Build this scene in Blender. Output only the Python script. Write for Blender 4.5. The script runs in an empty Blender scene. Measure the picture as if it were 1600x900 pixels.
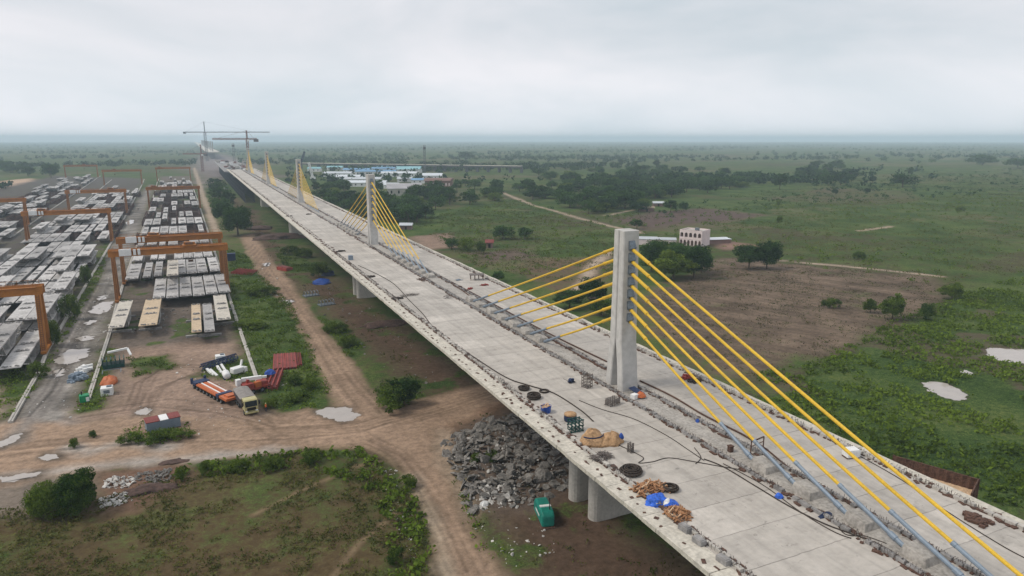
import bpy, math, random
import numpy as np
from mathutils import Matrix, Vector, noise as mnoise
R = math.radians
SC = bpy.context.scene
COL = SC.collection
# ------------------------------------------------------------------ camera, sky, sun
F, CX, CY, HZ, CAMH = 1081.0, 800.0, 450.0, 217.0, 54.0        # photograph pixels; camera height in metres
PITCH = math.atan((CY - HZ) / F)
YAW = math.atan(503.0 / math.hypot(F, CY - HZ))
fw = np.array([math.sin(YAW) * math.cos(PITCH), math.cos(YAW) * math.cos(PITCH), -math.sin(PITCH)])
rt = np.array([math.cos(YAW), -math.sin(YAW), 0.0])
up = np.cross(rt, fw)
cam = bpy.data.cameras.new('camera'); co = bpy.data.objects.new('camera', cam); COL.objects.link(co)
cam.sensor_width = 36; cam.lens = 36 * F / 1600; cam.clip_start = 0.5; cam.clip_end = 60000
m = Matrix.Identity(4)
for i in range(3):
    m[i][0], m[i][1], m[i][2] = rt[i], up[i], -fw[i]
m[2][3] = CAMH
co.matrix_world = m
SC.camera = co
SUN_EL, SUN_AZ = 50.0, 283.0          # azimuth clockwise from +Y
w = bpy.data.worlds.new('World'); SC.world = w; w.use_nodes = True
nt = w.node_tree; nt.nodes.clear()
def N(nt, t, **k):
    n = nt.nodes.new(t)
    for a, b in k.items(): setattr(n, a, b)
    return n
out = N(nt, 'ShaderNodeOutputWorld'); bg = N(nt, 'ShaderNodeBackground'); bg.inputs[1].default_value = 0.075
sky = N(nt, 'ShaderNodeTexSky', sky_type='NISHITA'); sky.sun_disc = False
sky.sun_elevation = R(SUN_EL); sky.sun_rotation = R(SUN_AZ); sky.dust_density = 3
tc = N(nt, 'ShaderNodeTexCoord'); mp = N(nt, 'ShaderNodeMapping'); mp.inputs['Scale'].default_value = (1.0, 1.0, 3.2)
nz = N(nt, 'ShaderNodeTexNoise'); nz.inputs['Scale'].default_value = 2.1; nz.inputs['Detail'].default_value = 5; nz.inputs['Roughness'].default_value = .52
nz.inputs['Distortion'].default_value = .4
rp = N(nt, 'ShaderNodeValToRGB')
rp.color_ramp.elements[0].position = .34; rp.color_ramp.elements[0].color = (6.5, 7.15, 7.7, 1)
rp.color_ramp.elements[1].position = .60; rp.color_ramp.elements[1].color = (8.9, 8.85, 9.25, 1)
mx = N(nt, 'ShaderNodeMix', data_type='RGBA'); mx.inputs[0].default_value = .93
L = nt.links.new
L(tc.outputs['Generated'], mp.inputs[0]); L(mp.outputs[0], nz.inputs['Vector']); L(nz.outputs[0], rp.inputs[0])
sp = N(nt, 'ShaderNodeSeparateXYZ'); L(tc.outputs['Generated'], sp.inputs[0])
hg = N(nt, 'ShaderNodeMapRange', interpolation_type='SMOOTHSTEP'); hg.inputs[1].default_value = -.02; hg.inputs[2].default_value = .16; hg.inputs[3].default_value = 1.22; hg.inputs[4].default_value = 1.0
L(sp.outputs[2], hg.inputs[0]); sv = N(nt, 'ShaderNodeVectorMath', operation='SCALE'); L(rp.outputs[0], sv.inputs[0]); L(hg.outputs[0], sv.inputs['Scale'])
L(sky.outputs[0], mx.inputs[6]); L(sv.outputs[0], mx.inputs[7]); L(mx.outputs[2], bg.inputs[0]); L(bg.outputs[0], out.inputs[0])
sun = bpy.data.lights.new('sun', 'SUN'); sun.energy = 1.5; sun.angle = R(14); sun.color = (1, .93, .82)
so = bpy.data.objects.new('sun', sun); COL.objects.link(so)
sd = Vector((math.sin(R(SUN_AZ)) * math.cos(R(SUN_EL)), math.cos(R(SUN_AZ)) * math.cos(R(SUN_EL)), math.sin(R(SUN_EL))))
so.rotation_euler = sd.to_track_quat('Z', 'Y').to_euler()
vs = SC.view_settings; vs.view_transform = 'Standard'; vs.look = 'None'; vs.exposure = 0.40; vs.gamma = 1; vs.use_curve_mapping = False
SC.cycles.use_denoising = True
SC.cycles.max_bounces = 6; SC.cycles.diffuse_bounces = 3; SC.cycles.volume_bounces = 2; SC.cycles.transparent_max_bounces = 6
HAZE_DENSITY = 0.00018; HAZE_COLOR = (.70, .87, 1.0)

# ------------------------------------------------------------------ helpers
def at(u, v, z=0.0):
    """ground (or level z) point seen at a pixel of the photograph"""
    d = fw + rt * (u - CX) / F - up * (v - CY) / F
    t = (z - CAMH) / d[2]
    p = np.array([0, 0, CAMH]) + d * t
    return Vector(p)
def ppm(p):
    return F / float(np.dot(np.array([p[0], p[1], p[2] - CAMH]), fw))
rnd = random.Random(7)

class MB:
    def __init__(s): s.v = []; s.f = []
    def add(s, vs, fs):
        b = len(s.v); s.v += [tuple(p) for p in vs]; s.f += [tuple(i + b for i in f) for f in fs]; return s
    def box(s, x0, x1, y0, y1, z0, z1):
        return s.add([(x0,y0,z0),(x1,y0,z0),(x1,y1,z0),(x0,y1,z0),(x0,y0,z1),(x1,y0,z1),(x1,y1,z1),(x0,y1,z1)],
                     [(3,2,1,0),(4,5,6,7),(0,1,5,4),(1,2,6,5),(2,3,7,6),(3,0,4,7)])
    def obox(s, c, size, rz=0.0, rx=0.0, ry=0.0):
        M4 = Matrix.Translation(c) @ Matrix.Rotation(rz,4,'Z') @ Matrix.Rotation(ry,4,'Y') @ Matrix.Rotation(rx,4,'X')
        a, b, d = size[0]/2, size[1]/2, size[2]/2
        vs = [M4 @ Vector(q) for q in [(-a,-b,-d),(a,-b,-d),(a,b,-d),(-a,b,-d),(-a,-b,d),(a,-b,d),(a,b,d),(-a,b,d)]]
        return s.add(vs, [(3,2,1,0),(4,5,6,7),(0,1,5,4),(1,2,6,5),(2,3,7,6),(3,0,4,7)])
    def tube(s, p, q, r, n=6, r2=None):
        p, q = Vector(p), Vector(q); d = (q-p).normalized()
        a = d.orthogonal().normalized(); b = d.cross(a); r2 = r if r2 is None else r2
        vs = [p + (a*math.cos(2*math.pi*i/n)+b*math.sin(2*math.pi*i/n))*r for i in range(n)] + \
             [q + (a*math.cos(2*math.pi*i/n)+b*math.sin(2*math.pi*i/n))*r2 for i in range(n)]
        return s.add(vs, [(i,(i+1)%n,(i+1)%n+n,i+n) for i in range(n)] + [tuple(range(n))[::-1], tuple(range(n,2*n))])
    def path(s, pts, r, n=5):
        for a, b in zip(pts, pts[1:]): s.tube(a, b, r, n)
        return s
    def beam(s, p, q, wd, ht):
        """rectangular bar from p to q"""
        p, q = Vector(p), Vector(q); d = (q-p).normalized()
        z = Vector((0,0,1)) if abs(d.z) < .95 else Vector((0,1,0))
        a = d.cross(z).normalized()*wd/2; b = a.cross(d).normalized()*ht/2
        return s.add([p-a-b,p+a-b,p+a+b,p-a+b,q-a-b,q+a-b,q+a+b,q-a+b],
                     [(0,1,2,3),(7,6,5,4),(1,0,4,5),(2,1,5,6),(3,2,6,7),(0,3,7,4)])
    def prism(s, pts, axis, a, b):
        """polygon pts (two coords) swept along axis from a to b"""
        n = len(pts)
        def mk(p, t):
            return {'x':(t,p[0],p[1]), 'y':(p[0],t,p[1]), 'z':(p[0],p[1],t)}[axis]
        vs = [mk(p,a) for p in pts] + [mk(p,b) for p in pts]
        return s.add(vs, [(i,(i+1)%n,(i+1)%n+n,i+n) for i in range(n)] + [tuple(range(n))[::-1], tuple(range(n,2*n))])
    def loft(s, rings):
        n = len(rings[0]); vs = [p for r in rings for p in r]; fs = []
        for k in range(len(rings)-1):
            for i in range(n): fs.append((k*n+i, k*n+(i+1)%n, (k+1)*n+(i+1)%n, (k+1)*n+i))
        fs += [tuple(range(n))[::-1], tuple(range((len(rings)-1)*n, len(rings)*n))]
        return s.add(vs, fs)
    def lathe(s, c, prof, n=14):
        return s.loft([[(c[0]+r*math.cos(2*math.pi*i/n), c[1]+r*math.sin(2*math.pi*i/n), c[2]+z) for i in range(n)] for r, z in prof])
    def torus(s, c, Rr, r, n=20, k=6):
        vs = []; fs = []
        for i in range(n):
            a = 2*math.pi*i/n
            for j in range(k):
                b = 2*math.pi*j/k
                vs.append((c[0]+(Rr+r*math.cos(b))*math.cos(a), c[1]+(Rr+r*math.cos(b))*math.sin(a), c[2]+r*math.sin(b)))
        for i in range(n):
            for j in range(k):
                fs.append((i*k+j, ((i+1)%n)*k+j, ((i+1)%n)*k+(j+1)%k, i*k+(j+1)%k))
        return s.add(vs, fs)
    def mesh(s, name, mat):
        me = bpy.data.meshes.new(name); me.from_pydata(s.v, [], s.f); me.materials.append(mat)
        import bmesh
        bm = bmesh.new(); bm.from_mesh(me); bmesh.ops.recalc_face_normals(bm, faces=bm.faces); bm.to_mesh(me); bm.free()
        return me
    def build(s, name, mat, parent=None, smooth=False, bevel=0):
        me = s.mesh(name, mat)
        if smooth:
            me.polygons.foreach_set('use_smooth', [True]*len(me.polygons))
        o = bpy.data.objects.new(name, me); COL.objects.link(o)
        if parent is not None: o.parent = parent
        if bevel:
            b = o.modifiers.new('bevel', 'BEVEL'); b.width = bevel; b.segments = 2; b.limit_method = 'ANGLE'
        return o
def tag(o, label=None, cat=None, group=None, kind=None):
    if label: o['label'] = label
    if cat: o['category'] = cat
    if group: o['group'] = group
    if kind: o['kind'] = kind
    return o
def thing(name, label, cat, loc=(0,0,0), rz=0, group=None):
    o = bpy.data.objects.new(name, None); COL.objects.link(o); o.empty_display_size = .3
    o.location = loc; o.rotation_euler = (0,0,rz)
    return tag(o, label, cat, group)
def dup(o, loc=None, rz=None, label=None, group=None, scale=None, parent=None):
    c = o.copy(); COL.objects.link(c)
    if parent is not None: c.parent = parent
    if loc is not None: c.location = loc
    if rz is not None: c.rotation_euler = (0,0,rz)
    if scale is not None: c.scale = scale
    if label: c['label'] = label
    if group: c['group'] = group
    for ch in KIDS.get(o.name, list(o.children)):
        dup(ch, parent=c)
    return c
KIDS = {}
ORD = ['first','second','third','fourth','fifth','sixth','seventh','eighth','ninth','tenth','eleventh','twelfth','thirteenth','fourteenth','fifteenth',
       'sixteenth','seventeenth','eighteenth','nineteenth','twentieth']

# ------------------------------------------------------------------ materials
def M(name, col, rough=.85, var=.22, scale=.6, metal=0.0, fine=6.0, objvar=0.0, bump=0.0, col2=None, spec=.3):
    mt = bpy.data.materials.new(name); mt.use_nodes = True; t = mt.node_tree; l = t.links.new
    p = t.nodes['Principled BSDF']; p.inputs['Roughness'].default_value = rough; p.inputs['Metallic'].default_value = metal
    p.inputs['Specular IOR Level'].default_value = spec
    g = N(t, 'ShaderNodeNewGeometry')
    a = N(t, 'ShaderNodeTexNoise'); a.inputs['Scale'].default_value = scale; a.inputs['Detail'].default_value = 6; a.inputs['Roughness'].default_value = .65
    b = N(t, 'ShaderNodeTexNoise'); b.inputs['Scale'].default_value = fine; b.inputs['Detail'].default_value = 4
    l(g.outputs['Position'], a.inputs['Vector']); l(g.outputs['Position'], b.inputs['Vector'])
    ad = N(t, 'ShaderNodeMath', operation='ADD'); l(a.outputs[0], ad.inputs[0]); l(b.outputs[0], ad.inputs[1])
    r = N(t, 'ShaderNodeValToRGB')
    lo = col2 if col2 else tuple(c*(1-var*1.3) for c in col); hi = tuple(min(1, c*(1+var)) for c in col)
    r.color_ramp.elements[0].position = .36; r.color_ramp.elements[0].color = (*lo, 1)
    r.color_ramp.elements[1].position = .64; r.color_ramp.elements[1].color = (*hi, 1)
    h = N(t, 'ShaderNodeMath', operation='MULTIPLY'); h.inputs[1].default_value = .5; l(ad.outputs[0], h.inputs[0]); l(h.outputs[0], r.inputs[0])
    last = r.outputs[0]
    if objvar:
        oi = N(t, 'ShaderNodeObjectInfo'); mr = N(t, 'ShaderNodeMapRange'); mr.inputs[3].default_value = 1-objvar; mr.inputs[4].default_value = 1+objvar
        l(oi.outputs['Random'], mr.inputs[0]); vm = N(t, 'ShaderNodeVectorMath', operation='SCALE'); l(last, vm.inputs[0]); l(mr.outputs[0], vm.inputs['Scale']); last = vm.outputs[0]
    l(last, p.inputs['Base Color'])
    if bump:
        bp = N(t, 'ShaderNodeBump'); bp.inputs['Strength'].default_value = bump; bp.inputs['Distance'].default_value = .1; l(b.outputs[0], bp.inputs['Height']); l(bp.outputs[0], p.inputs['Normal'])
    return mt
MAT = {}
MAT['concrete'] = M('concrete', (.43,.405,.37), var=.16, scale=.25, fine=2.5)
MAT['concrete_seg'] = M('concrete_segment', (.41,.395,.385), var=.30, scale=.22, fine=1.4, objvar=.25)
MAT['concrete_tan'] = M('concrete_segment_tan', (.50,.39,.27), var=.18, scale=.3, fine=1.6)
MAT['concrete_pale'] = M('concrete_segment_pale', (.50,.46,.40), var=.18, scale=.3, fine=1.6)
MAT['concrete_dark'] = M('concrete_dark', (.25,.24,.235), var=.3, scale=.3, fine=2)
MAT['pylon'] = M('pylon_concrete', (.49,.475,.455), var=.13, scale=.22, fine=1.2)
MAT['strip'] = M('edge_strip_concrete', (.50,.465,.40), var=.22, scale=.7, fine=3)
MAT['yellow'] = M('yellow_sheath', (.66,.42,.035), rough=.55, var=.16, scale=.5, spec=.3)
MAT['steel'] = M('grey_steel_pipe', (.20,.25,.31), rough=.5, var=.12, scale=.8, metal=.2, spec=.5)
MAT['anchor'] = M('anchor_steel', (.16,.19,.22), rough=.5, var=.3, scale=1.5, metal=.3)
MAT['rust'] = M('rusty_steel', (.10,.055,.04), rough=.9, var=.4, scale=1.5)
MAT['rebar'] = M('rebar_steel', (.14,.12,.11), rough=.85, var=.4, scale=1.5)
MAT['orange'] = M('gantry_orange', (.34,.125,.018), rough=.5, var=.25, scale=.4, spec=.4, objvar=.1)
MAT['orange2'] = M('machine_orange', (.46,.12,.035), rough=.5, var=.2, scale=1, spec=.4)
MAT['red'] = M('red_paint', (.27,.045,.035), rough=.6, var=.35, scale=.7)
MAT['dullred'] = M('dull_red_paint', (.19,.05,.045), rough=.75, var=.3, scale=.7)
MAT['white'] = M('white_paint', (.72,.72,.71), rough=.6, var=.1, scale=.5)
MAT['lime'] = M('limewash', (.68,.57,.56), rough=.9, var=.12, scale=.4)
MAT['black'] = M('black_rubber', (.018,.016,.015), rough=.8, var=.3, scale=3)
MAT['hose'] = M('brown_hose', (.045,.034,.028), rough=.8, var=.4, scale=3)
MAT['glass'] = M('dark_glass', (.02,.025,.03), rough=.1, var=.2, spec=.7)
MAT['blue'] = M('blue_plastic', (.02,.07,.32), rough=.5, var=.3, scale=2)
MAT['tarp_blue'] = M('blue_tarpaulin', (.03,.12,.55), rough=.5, var=.35, scale=2.5, fine=7)
MAT['navy'] = M('navy_steel', (.02,.035,.09), rough=.6, var=.3, scale=1)
MAT['teal'] = M('teal_paint', (.010,.19,.145), rough=.5, var=.2, scale=.8)
MAT['darkteal'] = M('dark_teal_paint', (.008,.055,.05), rough=.6, var=.3, scale=1)
MAT['net'] = M('dark_scaffold_net', (.045,.05,.062), rough=.9, var=.4, scale=.15)
MAT['median'] = M('rough_median_concrete', (.35,.325,.295), var=.3, scale=.6, fine=3)
MAT['tealtarp'] = M('teal_sheet', (.14,.52,.46), rough=.6, var=.2, scale=2)
MAT['green'] = M('green_paint', (.01,.22,.09), rough=.5, var=.2, scale=1)
MAT['tan'] = M('tan_tarpaulin', (.42,.26,.14), rough=.8, var=.3, scale=1.3, fine=5, bump=.6)
MAT['wood'] = M('wood', (.33,.17,.085), rough=.9, var=.35, scale=2.5)
MAT['timber'] = M('pale_timber', (.55,.38,.24), rough=.9, var=.3, scale=2)
MAT['cabyellow'] = M('pale_yellow_cab', (.44,.40,.20), rough=.45, var=.12, scale=1)
MAT['tipper'] = M('dark_tipper_body', (.06,.055,.06), rough=.8, var=.3, scale=1)
MAT['load'] = M('grey_tarp_cover', (.24,.22,.205), rough=.9, var=.2, scale=1)
MAT['mould'] = M('rusty_mould_steel', (.12,.075,.065), rough=.9, var=.4, scale=.35, objvar=.25)
MAT['stone'] = M('broken_concrete', (.185,.172,.158), var=.45, scale=.5, fine=3, bump=.3)
MAT['palestone'] = M('pale_broken_stone', (.50,.48,.45), var=.3, scale=.7, fine=3)
MAT['redsoil'] = M('red_soil', (.085,.052,.043), var=.4, scale=.5, fine=2.5, bump=.5)
MAT['viaduct'] = M('viaduct_concrete', (.09,.09,.095), var=.2, scale=.05)
MAT['roofblue'] = M('blue_sheet_roof', (.14,.27,.42), rough=.6, var=.15, scale=.1, objvar=.15)
MAT['roofcyan'] = M('cyan_sheet_roof', (.22,.42,.46), rough=.6, var=.12, scale=.1)
MAT['roofpale'] = M('pale_sheet_roof', (.50,.53,.56), rough=.6, var=.15, scale=.1, objvar=.15)
MAT['roofgrey'] = M('grey_sheet_roof', (.34,.33,.34), rough=.7, var=.2, scale=.1)
MAT['brownwall'] = M('brown_wall', (.22,.14,.12), var=.2, scale=.3)
MAT['thatch'] = M('thatch', (.30,.24,.17), var=.3, scale=1)
MAT['bark'] = M('bark', (.09,.065,.045), var=.3, scale=2)
MAT['cranegrey'] = M('crane_grey_lattice', (.12,.12,.13), rough=.6, var=.2, scale=.3)
MAT['cranered'] = M('crane_red_lattice', (.22,.11,.09), rough=.6, var=.2, scale=.3)
MAT['skin'] = M('skin', (.16,.08,.05), rough=.6, var=.05)
MAT['hivis'] = M('orange_vest', (.70,.16,.03), rough=.8, var=.1, scale=3)
MAT['trouser'] = M('dark_trousers', (.03,.035,.06), rough=.9, var=.2, scale=3)

def water_mat(name, col):
    mt = bpy.data.materials.new(name); mt.use_nodes = True; t = mt.node_tree; l = t.links.new
    p = t.nodes['Principled BSDF']; p.inputs['Roughness'].default_value = .06; p.inputs['IOR'].default_value = 1.33
    g = N(t, 'ShaderNodeNewGeometry'); a = N(t, 'ShaderNodeTexNoise'); a.inputs['Scale'].default_value = .5; a.inputs['Detail'].default_value = 3
    r = N(t, 'ShaderNodeValToRGB'); r.color_ramp.elements[0].color = (*[c*.85 for c in col],1); r.color_ramp.elements[1].color = (*[min(1,c*1.1) for c in col],1)
    l(g.outputs['Position'], a.inputs['Vector']); l(a.outputs[0], r.inputs[0]); l(r.outputs[0], p.inputs['Base Color'])
    b = N(t, 'ShaderNodeTexNoise'); b.inputs['Scale'].default_value = 3; bp = N(t, 'ShaderNodeBump'); bp.inputs['Strength'].default_value = .04
    l(g.outputs['Position'], b.inputs['Vector']); l(b.outputs[0], bp.inputs['Height']); l(bp.outputs[0], p.inputs['Normal'])
    return mt
MAT['water'] = water_mat('muddy_water', (.40,.36,.33))

def leaf_mat(name, dark, light):
    mt = bpy.data.materials.new(name); mt.use_nodes = True; t = mt.node_tree; l = t.links.new
    p = t.nodes['Principled BSDF']; p.inputs['Roughness'].default_value = .8; p.inputs['Specular IOR Level'].default_value = .04
    a = N(t, 'ShaderNodeAttribute', attribute_name='tint')
    oi = N(t, 'ShaderNodeObjectInfo'); mr = N(t, 'ShaderNodeMapRange'); mr.inputs[3].default_value = -.34; mr.inputs[4].default_value = .36
    l(oi.outputs['Random'], mr.inputs[0]); ad = N(t, 'ShaderNodeMath', operation='ADD'); l(a.outputs['Fac'], ad.inputs[0]); l(mr.outputs[0], ad.inputs[1])
    r = N(t, 'ShaderNodeValToRGB'); r.color_ramp.elements[0].color = (*dark,1); r.color_ramp.elements[1].color = (*light,1)
    l(ad.outputs[0], r.inputs[0]); l(r.outputs[0], p.inputs['Base Color'])
    tr = N(t, 'ShaderNodeBsdfTranslucent'); l(r.outputs[0], tr.inputs[0]); mx = N(t, 'ShaderNodeMixShader'); mx.inputs[0].default_value = .25
    l(p.outputs[0], mx.inputs[1]); l(tr.outputs[0], mx.inputs[2]); l(mx.outputs[0], t.nodes['Material Output'].inputs[0])
    return mt
MAT['leaf'] = leaf_mat('tree_leaves', (.010,.031,.011), (.066,.130,.032))
MAT['leaf2'] = leaf_mat('bush_leaves', (.020,.050,.009), (.135,.190,.028))
MAT['marsh'] = leaf_mat('marsh_leaves', (.016,.038,.007), (.140,.205,.026))
MAT['grass'] = leaf_mat('grass_blades', (.036,.048,.012), (.135,.135,.038))
MAT['dry'] = leaf_mat('dry_stalks', (.055,.044,.022), (.16,.125,.07))

# deck surface: slabs with their own tone, joints and stains
def deck_mat():
    mt = bpy.data.materials.new('deck_concrete'); mt.use_nodes = True; t = mt.node_tree; l = t.links.new
    p = t.nodes['Principled BSDF']; p.inputs['Roughness'].default_value = .9; p.inputs['Specular IOR Level'].default_value = .2
    g = N(t, 'ShaderNodeNewGeometry'); sx = N(t, 'ShaderNodeSeparateXYZ'); l(g.outputs['Position'], sx.inputs[0])
    def math_(op, a, b=None):
        n = N(t, 'ShaderNodeMath', operation=op)
        for i, q in enumerate((a, b)):
            if q is None: continue
            if isinstance(q, (int, float)): n.inputs[i].default_value = q
            else: l(q, n.inputs[i])
        return n.outputs[0]
    wob = N(t, 'ShaderNodeTexNoise'); wob.inputs['Scale'].default_value = .9; l(g.outputs['Position'], wob.inputs['Vector'])
    yy = math_('DIVIDE', math_('ADD', sx.outputs[1], math_('MULTIPLY', wob.outputs[0], .25)), 4.95)
    cell = math_('FLOOR', yy); fr = math_('FRACT', yy)
    side = math_('FLOOR', math_('DIVIDE', math_('SUBTRACT', sx.outputs[0], 39.3), 5.2))
    cb = N(t, 'ShaderNodeCombineXYZ'); l(cell, cb.inputs[0]); l(side, cb.inputs[1])
    wn = N(t, 'ShaderNodeTexWhiteNoise'); l(cb.outputs[0], wn.inputs['Vector'])
    cb2 = N(t, 'ShaderNodeCombineXYZ'); l(cell, cb2.inputs[0]); wn2 = N(t, 'ShaderNodeTexWhiteNoise'); l(cb2.outputs[0], wn2.inputs['Vector'])
    patch = math_('MULTIPLY', math_('GREATER_THAN', wn.outputs[0], .78), .13)
    tone = math_('ADD', math_('ADD', .90, math_('MULTIPLY', wn2.outputs[0], .12)), patch)
    st = N(t, 'ShaderNodeTexNoise'); st.inputs['Scale'].default_value = .22; st.inputs['Detail'].default_value = 7; st.inputs['Roughness'].default_value = .62
    mpp = N(t, 'ShaderNodeMapping'); mpp.inputs['Scale'].default_value = (1, 1.9, 1); l(g.outputs['Position'], mpp.inputs[0]); l(mpp.outputs[0], st.inputs['Vector'])
    s1 = N(t, 'ShaderNodeMapRange'); s1.inputs[1].default_value = .30; s1.inputs[2].default_value = .58; s1.inputs[3].default_value = .84; s1.inputs[4].default_value = 1.04; l(st.outputs[0], s1.inputs[0])
    tone = math_('MULTIPLY', tone, s1.outputs[0])
    fn = N(t, 'ShaderNodeTexNoise'); fn.inputs['Scale'].default_value = 2.2; fn.inputs['Detail'].default_value = 6; l(g.outputs['Position'], fn.inputs['Vector'])
    s2 = N(t, 'ShaderNodeMapRange'); s2.inputs[1].default_value = .3; s2.inputs[2].default_value = .7; s2.inputs[3].default_value = .93; s2.inputs[4].default_value = 1.05; l(fn.outputs[0], s2.inputs[0])
    tone = math_('MULTIPLY', tone, s2.outputs[0])
    # dark spots of grout and oil
    vo = N(t, 'ShaderNodeTexNoise'); vo.inputs['Scale'].default_value = 1.1; vo.inputs['Detail'].default_value = 3; vo.inputs['Distortion'].default_value = 1.5; l(g.outputs['Position'], vo.inputs['Vector'])
    s3 = N(t, 'ShaderNodeMapRange'); s3.inputs[1].default_value = .67; s3.inputs[2].default_value = .74; s3.inputs[3].default_value = 1; s3.inputs[4].default_value = .72; l(vo.outputs[0], s3.inputs[0])
    tone = math_('MULTIPLY', tone, s3.outputs[0])
    mq = N(t, 'ShaderNodeMapping'); mq.inputs['Scale'].default_value = (1.1, .045, 1); l(g.outputs['Position'], mq.inputs[0])
    tk = N(t, 'ShaderNodeTexNoise'); tk.inputs['Scale'].default_value = 1.0; tk.inputs['Detail'].default_value = 4; l(mq.outputs[0], tk.inputs['Vector'])
    s4 = N(t, 'ShaderNodeMapRange'); s4.inputs[1].default_value = .36; s4.inputs[2].default_value = .56; s4.inputs[3].default_value = .88; s4.inputs[4].default_value = 1.03; l(tk.outputs[0], s4.inputs[0])
    tone = math_('MULTIPLY', tone, s4.outputs[0])
    mz = N(t, 'ShaderNodeTexNoise'); mz.inputs['Scale'].default_value = .5; mz.inputs['Detail'].default_value = 8; mz.inputs['Roughness'].default_value = .75; l(g.outputs['Position'], mz.inputs['Vector'])
    s5 = N(t, 'ShaderNodeMapRange'); s5.inputs[1].default_value = .58; s5.inputs[2].default_value = .66; s5.inputs[3].default_value = 1; s5.inputs[4].default_value = .74; l(mz.outputs[0], s5.inputs[0])
    tone = math_('MULTIPLY', tone, s5.outputs[0])
    j = N(t, 'ShaderNodeTexNoise'); j.inputs['Scale'].default_value = .35; j.inputs['Detail'].default_value = 4; l(g.outputs['Position'], j.inputs['Vector'])
    jl = math_('LESS_THAN', fr, .022)
    jd = math_('SUBTRACT', 1, math_('MULTIPLY', jl, math_('MULTIPLY', j.outputs[0], .75)))
    tone = math_('MULTIPLY', tone, jd)
    vm = N(t, 'ShaderNodeVectorMath', operation='SCALE'); vm.inputs[0].default_value = (.445,.412,.374); l(tone, vm.inputs['Scale'])
    l(vm.outputs[0], p.inputs['Base Color'])
    bp = N(t, 'ShaderNodeBump'); bp.inputs['Strength'].default_value = .25; bp.inputs['Distance'].default_value = .05; l(fn.outputs[0], bp.inputs['Height']); l(bp.outputs[0], p.inputs['Normal'])
    return mt
MAT['deck'] = deck_mat()

# ------------------------------------------------------------------ ground
def vnoise(x, y, seed=0):
    xi = np.floor(x).astype(np.int64); yi = np.floor(y).astype(np.int64); fx = x-xi; fy = y-yi
    fx = fx*fx*(3-2*fx); fy = fy*fy*(3-2*fy)
    def h(a, b):
        n = (a*374761393 + b*668265263 + seed*1442695041) & 0x7fffffff
        n = ((n ^ (n >> 13)) * 1274126177) & 0x7fffffff
        return ((n ^ (n >> 16)) & 0xffff)/65535.0
    return (h(xi,yi)*(1-fx)+h(xi+1,yi)*fx)*(1-fy) + (h(xi,yi+1)*(1-fx)+h(xi+1,yi+1)*fx)*fy
def fbm(x, y, s, o=4, seed=0):
    r = 0; a = .5; x = x/s; y = y/s
    for i in range(o):
        r = r + a*vnoise(x, y, seed+i); x = x*2.03+17; y = y*2.03+31; a *= .5
    return r/(1-.5**o)
_FB = {}
_fbm0 = fbm
def fbm(x, y, s, o=4, seed=0):
    if getattr(x, 'size', 0) < 400000: return _fbm0(x, y, s, o, seed)
    k = (id(x), s, o, seed)
    if k not in _FB:
        _FB[k] = _fbm0(x, y, s, o, seed).astype(np.float32)
    return _FB[k]
def sdist(px, py, poly):
    """signed distance, negative inside"""
    n = len(poly); d = np.full(px.shape, 1e9); ins = np.zeros(px.shape, bool)
    for i in range(n):
        x1, y1 = poly[i]; x2, y2 = poly[(i+1) % n]
        ex, ey = x2-x1, y2-y1; t = np.clip(((px-x1)*ex+(py-y1)*ey)/(ex*ex+ey*ey+1e-9), 0, 1)
        d = np.minimum(d, (px-x1-t*ex)**2 + (py-y1-t*ey)**2)
        c = ((y1 > py) != (y2 > py)); ins ^= c & (px < (x2-x1)*(py-y1)/(y2-y1+1e-12)+x1)
    d = np.sqrt(d); return np.where(ins, -d, d)
def ldist(px, py, pts):
    d = np.full(px.shape, 1e9)
    for (x1, y1), (x2, y2) in zip(pts, pts[1:]):
        ex, ey = x2-x1, y2-y1; t = np.clip(((px-x1)*ex+(py-y1)*ey)/(ex*ex+ey*ey+1e-9), 0, 1)
        d = np.minimum(d, (px-x1-t*ex)**2 + (py-y1-t*ey)**2)
    return np.sqrt(d)
def W(pts): return [tuple(at(u, v)[:2]) for u, v in pts]
def sub(px, py, poly, pad, fn):
    xs = [p[0] for p in poly]; ys = [p[1] for p in poly]; o = np.full(px.shape, 1e3)
    k = (px > min(xs)-pad) & (px < max(xs)+pad) & (py > min(ys)-pad) & (py < max(ys)+pad)
    if k.any(): o[k] = fn(px[k], py[k], poly)
    return o
def pmask(x, y, poly, soft=2.0, jit=1.5, js=6.0, seed=3):
    n = (fbm(x, y, js, 3, seed)-.5)*2*jit
    return 1-np.clip((sub(x, y, poly, soft+jit+2, sdist)+n)/soft*.5+.5, 0, 1)
def lmask(x, y, pts, wd, soft=1.0, jit=.4):
    n = (fbm(x, y, 4.0, 3, 9)-.5)*2*jit
    return 1-np.clip((sub(x, y, pts, wd+soft+2, ldist)-wd+n)/soft*.5+.5, 0, 1)

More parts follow.
